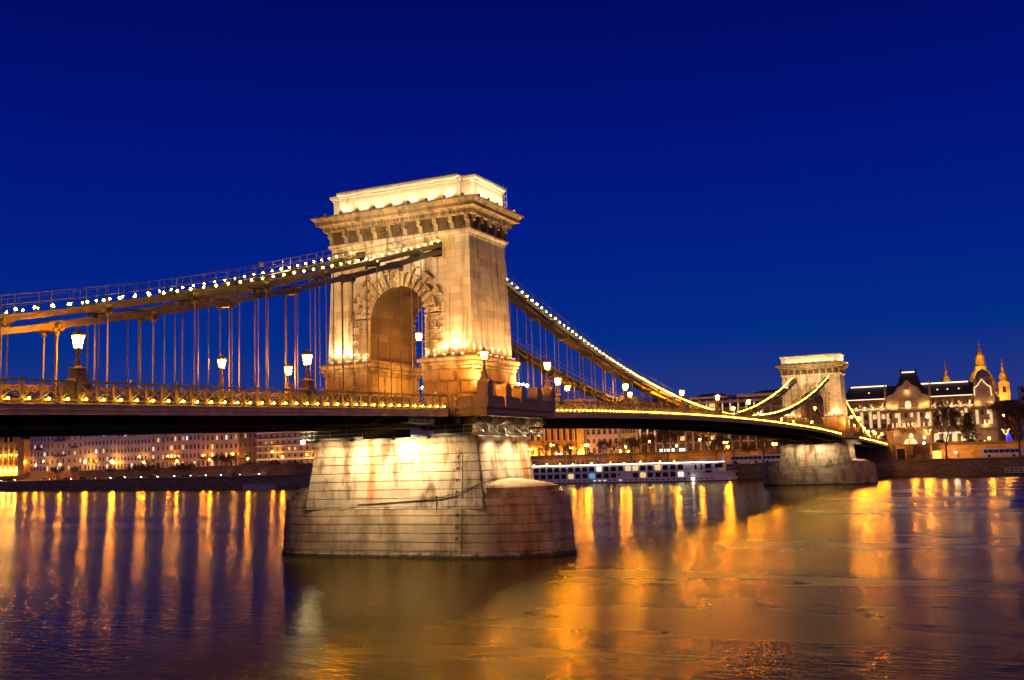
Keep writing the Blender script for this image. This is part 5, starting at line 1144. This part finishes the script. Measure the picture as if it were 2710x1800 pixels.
b_ = MB(); b_.box(-.28,-.08,ya+1.5,yb-1,6.28,6.46); b_.build('roof_edge_lights', M['deck_edge_lights'], r)
rnd = random.Random(3); pn = {(0,5):'pane_white',(0,9):'pane_warm',(0,10):'pane_warm',(0,13):'pane_warm',(1,1):'pane_warm',(1,4):'pane_cyan',(1,11):'pane_warm',(1,16):'pane_white'}
def ship_win(y, z, w_, h_, pane):
    b_ = MB(); b_.box(-.06,.30,-w_/2,w_/2,0,h_,1); b_.box(-.09,-.055,-.03,.03,0,h_,0); b_.box(-.10,-.05,-w_/2,w_/2,h_*.42,h_*.42+.05,0); b_.build('cabin_window', [M['dark_iron'], M[pane]], r, (0.02,y,z))
for row, z in ((0,4.1),(1,1.75)):
    for k in range(23):
        y = 98.3-k*2.66 if k < 17 else 98.3+(k-16)*2.66
        if row == 1 and k in (8,9): continue
        if y < 55: continue
        ship_win(y, z, 1.75, 1.55, pn.get((row,k),'glass_dark'))
for y, z, w_, h_ in ((50.5,4.0,.6,1.7),(48.6,4.0,.5,1.7),(46.2,4.3,2.0,1.5),(42.6,4.4,2.4,1.3),(46.2,2.9,2.2,.6),(52.9,2.4,.7,.6),(77.5,2.5,.6,.6)): ship_win(y,z,w_,h_,'glass_dark')
for k in range(30): y = 100-k*1.9; b_ = MB(); b_.box(-.02,.3,-.45,.45,0,.3); b_.build('porthole', M['pane_white' if k in (7,8,9,12) else 'glass_dark'], r, (-.02,y,.78))
b_ = MB(); b_.ball((-.1,51.5,1.0),.3,.5,.22,8,5); b_.build('hull_spotlight', M['glow_spot'], r)
b_ = MB()                                     # sun deck: awning frames, rails, loungers
for k in range(9): y = 84+k*3.4; b_.bar((1.5,y,6.4),(1.5,y,8.5),.08,.08); b_.bar((6,y,6.4),(6,y,8.5),.08,.08); b_.bar((1.5,y,8.5),(6,y,8.5),.08,.08)
b_.bar((1.5,84,8.5),(1.5,111.2,8.5),.1,.1); b_.bar((6,84,8.5),(6,111.2,8.5),.1,.1); b_.build('awning_frame', M['white_paint'], r)
b_ = MB()
for k in range(70): y = 41+k*1.5; b_.bar((.2,y,6.4),(.2,y,7.3),.04,.04)
b_.bar((.2,41,7.3),(.2,146,7.3),.05,.05); b_.bar((.2,41,6.85),(.2,146,6.85),.04,.04); b_.build('deck_railing', M['galvanised'], r)
b_ = MB()
for k in range(26): y = 57+k*1.9; b_.box(1.6,2.2,y,y+.6,6.7,7.15); b_.box(1.5,1.7,y,y+.6,7.1,7.5)
b_.build('deck_chair', M['cloth_dark'], r)
b_ = MB(); b_.box(2,5,41.2,42.4,6.4,7.2); b_.box(2.2,4.5,41.4,42.2,7.2,8.3); b_.tube((3,41.8,8.3),(3,41.8,9.6),.06,6); b_.box(2,4,47.8,49.6,6.4,7.5); b_.build('wheelhouse', M['white_paint'], r)
b_ = MB(); b_.tube((3,86.5,6.4),(3,86.5,11),.07,6); b_.ball((3,86.5,8.2),.5,.7,.9,6,5); b_.build('mast', M['galvanised'], r)
for k, y in enumerate((58,63,70,76,81,88,95,100,105,110,116)): b_ = MB(); b_.ball((.8,y,6.75+.1*(k%3)),.14,.14,.14,6,4); b_.build('deck_lamp', M['bulb'], r)

# pontoons
for i, (x,y0,y1_,lb) in enumerate(((258,-75,-43.2,'dark mooring pontoon with a white railing at the right edge of the photo'),(276,231,252,'low pale mooring pontoon beside the quay left of the near pier'))):
    r = empty('mooring_pontoon', lb, 'pontoon', (x,0,0)); b_ = MB(); b_.box(-1.5,4,y0,y1_,-.4,1.0 if i == 0 else .9); b_.build('hull', M['hull_dark' if i == 0 else 'facade_grey'], r)
    b_ = MB(); n_ = int((y1_-y0)/1.2)
    for k in range(n_+1): y = y0+(y1_-y0)*k/n_; b_.bar((-1.4,y,1.0),(-1.4,y,2.5 if i == 0 else 1.9),.09,.09)
    for z in ((1.05,1.75,2.5) if i == 0 else (1.05,1.9)): b_.bar((-1.4,y0,z),(-1.4,y1_,z),.1,.1)
    if i == 0:
        for k in range(n_): 
            if k % 2: y = y0+(y1_-y0)*k/n_; b_.bar((-1.4,y,1.0),(-1.4,y+1.2,2.5),.07,.07)
    b_.build('railing', M['white_paint'], r)
r = empty('gangway', 'sloping gangway from the pale pontoon up to the quay beside the near pier', 'gangway', (274,231,0)); b_ = MB(); b_.bar((0,0,1.0),(-2.5,-22,5.5),1.6,.25)
for z in (.5,1.0): b_.bar((-.8,0,1.0+z),(-3.3,-22,5.5+z),.08,.08)
for k in range(12): b_.bar((-.8-2.5*k/11,-22*k/11,1.0+4.5*k/11),(-.8-2.5*k/11,-22*k/11,2.0+4.5*k/11),.07,.07)
b_.build('walkway', M['facade_grey'], r)

# ------------------------------------------------------------------ vehicles
mat('car_silver',(.35,.35,.37),.35,.3); mat('car_dark',(.03,.03,.04),.35,.2); mat('car_red',(.25,.02,.02),.35,.1); mat('car_white',(.6,.6,.6),.4)
def make_car(paint):
    r = empty('parked_car', 'x', 'car'); b_ = MB()      # length along y, nose towards -y
    sec = [(-2.15,.35,.62),(-2.0,.30,.80),(-1.0,.28,.95),(1.2,.28,1.0),(2.0,.30,.95),(2.15,.38,.75)]
    b_.loft([[(-.85,y,a),(.85,y,a),(.88,y,(a+c)/2),(.80,y,c),(-.80,y,c),(-.88,y,(a+c)/2)] for y,a,c in sec]); b_.build('body', M[paint], r)
    b_ = MB(); b_.loft([[(-.76,y,.93),(.76,y,.93),(.76-k,y,z),(-.76+k,y,z)] for y,z,k in ((-1.0,.95,.05),(-.35,1.42,.18),(1.0,1.45,.18),(1.75,.98,.06))]); b_.build('cabin', M['glass_dark'], r)
    for sx in (-1,1):
        for y in (-1.3,1.35): b_ = MB(); b_.tube((sx*.70,y,.32),(sx*.9,y,.32),.32,12,0,None,True); b_.build('wheel', M['rubber'], r)
        b_ = MB(); b_.ball((sx*.62,-2.14,.62),.14,.06,.10,6,4); b_.build('headlight', M['headlamp'], r)
        b_ = MB(); b_.ball((sx*.62,2.13,.72),.13,.05,.08,6,4); b_.build('tail_light', M['tail_lamp'], r)
    return r
cars = [make_car(c) for c in ('car_silver','car_dark','car_red','car_white')]; usedc = set()
ccol = ['silver','dark','red','white']
def car(i, x, y, z, rot, label, group):
    o = cars[i] if i not in usedc else copy_tree(cars[i]); usedc.add(i); o.location = (x,y,z); o.rotation_euler = (0,0,rot); o['label'] = label; o['group'] = group
ck = [491,477,444,432,424,410,403,390,378,365,352,339,327,316,305,292,279]
for i, y in enumerate(ck):
    car([0,1,3,0,2,1,0,3,1,0,2,0,1,3,0,1,0][i], (290+57*(y-60)/418.)-5, y, 5.3, .13+(.9 if i in (2,3,5,6) else .35) , f'{ccol[[0,1,3,0,2,1,0,3,1,0,2,0,1,3,0,1,0][i]]} car on the far quay road before the apartments, {ORD[i]} from the left', 'cars on the far quay road')
for i, (x,y,k,lb) in enumerate(((303.5,64,3,'white car with glaring headlights on the street above the moored ship'),(303.5,104,0,'silver car on the upper street before the pink office'),(303.5,42,0,'silver car on the upper street right of the golden ornament'),(303.6,-31,1,'dark car parked on the square before the evergreen'),(303.6,-36,2,'red car parked on the square beside the hanging street lamp'))):
    car(k, x, y, 9.5, .5 if i < 3 else 1.2, lb, 'cars on the upper street')
def make_bus(L_, lit):
    r = empty('coach', 'x', 'bus'); b_ = MB(); b_.loft([[(-1.2,y,a),(1.2,y,a),(1.25,y,1.6),(1.2,y,c-.1),(1.0,y,c),(-1.0,y,c),(-1.2,y,c-.1),(-1.25,y,1.6)] for y,a,c in ((0,.4,2.6),(.25,.32,2.95),(L_-.2,.32,2.98),(L_,.4,2.8))]); b_.build('body', M['white_paint'], r)
    b_ = MB(); 
    b_.box(-1.28,1.28,.7,L_-.6,1.45,2.5); b_.build('side_windows', M['bus_glass'], r); b_ = MB(); b_.box(-1.05,1.05,-.05,.2,1.2,2.5); b_.build('windscreen', M['bus_glass'], r)
    for k in range(int(L_/1.6)): b_ = MB(); b_.box(-1.30,1.30,1.9+k*1.6,2.0+k*1.6,1.4,2.55); b_.build('window_post', M['white_paint'], r)
    for sx in (-1,1):
        for y in (2.2,L_-2.6): b_ = MB(); b_.tube((sx*.95,y,.48),(sx*1.27,y,.48),.48,14,0,None,True); b_.build('wheel', M['rubber'], r)
        b_ = MB(); b_.ball((sx*.9,-.02,.75),.16,.06,.12,6,4); b_.build('headlight', M['pane_warm'], r)
    return r
b0 = make_bus(12,0); used_b = False
for i, (x,y,rz,lb) in enumerate(((293.5,-35.9,PI,'white coach with blue windows parked under the wall, right of the glowing shelter'),(293.5,-48.2,PI,'white coach parked below the wall at the right edge, behind the big tree'),(292,46.4,PI,'white coach just behind the stern of the ship'),(292,35.2,PI,'white coach between the ship and the far pier'))):
    o = b0 if i == 0 else copy_tree(b0); o.location = (x,y,5.3); o.rotation_euler = (0,0,rz); o['label'] = lb; o['group'] = 'coaches parked on the lower quay'

# quay steps, lit shelter, bank wall pieces near the bridge
r = empty('quay_stairs', 'flight of stone steps between two walls leading up beside the bridge end', 'stairs', (289,-14,5.3)); b_ = MB()
for k in range(14): b_.box(1+k*.55,11,-8.4+2.8,-3.6+2.8,k*.3,k*.3+.3)
b_.box(1,11,-1.0,1.2,0,4.8); b_.box(.6,11,-6.6,-5.7,0,5.0); b_.box(1,11,3.8,4.6,0,5.0); b_.build('steps', M['upper_wall_stone'], r)
b_ = MB(); b_.box(.9,1.0,1.25,3.7,.0,3.6); b_.build('passage_shade', M['opening_shade'], r)  # dark sheet across the gap, shade of the passage put into its colour
r = empty('lit_shelter', 'low glowing yellow shelter against the wall at the foot of the steps', 'shelter', (296.5,-20.1,5.3)); b_ = MB(); b_.box(0,2,-3.4,0,2.6,2.75); b_.box(0,.12,-3.4,-3.28,0,2.6); b_.box(0,.12,-.12,0,0,2.6); b_.build('frame', M['dark_iron'], r); b_ = MB(); b_.box(1.6,1.7,-3.3,-.1,0.1,2.55); b_.build('lit_back_panel', M['shelter_light'], r)
for y, pw in ((-24,1400),(-27.5,1000),(-31,700),(-10.5,1500),(-18,700),(-37,500),(-45,500),(40,900),(50,700),(60,900),(70,900),(82,900),(95,900),(108,900),(120,900)): point((295.5,y,7.2), pw*.55, (1.0,.42,.05), .3)
for y in range(262,520,14): point((along(WALL,y)-6,y,8.2), 90, (1.0,.42,.06), .3)
# people on the lower quay
def person(x, y, z, rz, label, pose=0):
    me = bpy.data.meshes.new('person'); st = .18 if pose else .08
    V = [(0,0,.95),(0,0,1.2),(0,0,1.42),(0,0,1.52),(0,0,1.66),(.16,0,1.40),(.24,.02,1.14),(.24,-.10,.90),(-.16,0,1.40),(-.24,.02,1.14),(-.24,-.06,.88),(.09,0,.90),(.10,-st,.48),(.10,-st+.04,.08),(.10,-st-.12,.03),(-.09,0,.90),(-.10,st*.7,.48),(-.10,st+.06,.08),(-.10,st-.08,.03)]
    E_ = [(0,1),(1,2),(2,3),(3,4),(2,5),(5,6),(6,7),(2,8),(8,9),(9,10),(0,11),(11,12),(12,13),(13,14),(0,15),(15,16),(16,17),(17,18)]
    me.from_pydata(V, E_, []); o = bpy.data.objects.new('person', me); col.objects.link(o); m_ = o.modifiers.new('skin','SKIN')
    R_ = [.15,.16,.15,.06,.11,.08,.055,.04,.08,.055,.04,.11,.075,.05,.04,.11,.075,.05,.04]
    for i, rr in enumerate(R_): me.skin_vertices[0].data[i].radius = (rr, rr*.85)
    me.skin_vertices[0].data[0].use_root = True; s_ = o.modifiers.new('sub','SUBSURF'); s_.levels = 1; s_.render_levels = 1
    me.materials.append(M['cloth_dark']); o.location = (x,y,z); o.rotation_euler = (0,0,rz); tag(o, label, 'person', 'people on the lower quay')
    h_ = MB(); h_.ball((0,.02,1.72),.105,.11,.10,8,6); h_.build('hair', M['dark_iron'], o)
person(287.5,-14.0,5.3,1.2,'person in dark clothes standing by the foot of the steps, left one of the two'); person(287.6,-14.75,5.3,-1.4,'person in dark clothes standing by the foot of the steps, right one of the two',1)
person(287,-29.2,5.3,.4,'person in dark clothes standing next to the bluish white lamp post',1); person(292,-20.9,5.3,2.2,'person in dark clothes standing in front of the glowing shelter'); person(289,-18.4,5.3,.9,'person in dark clothes walking between the steps and the shelter',1)
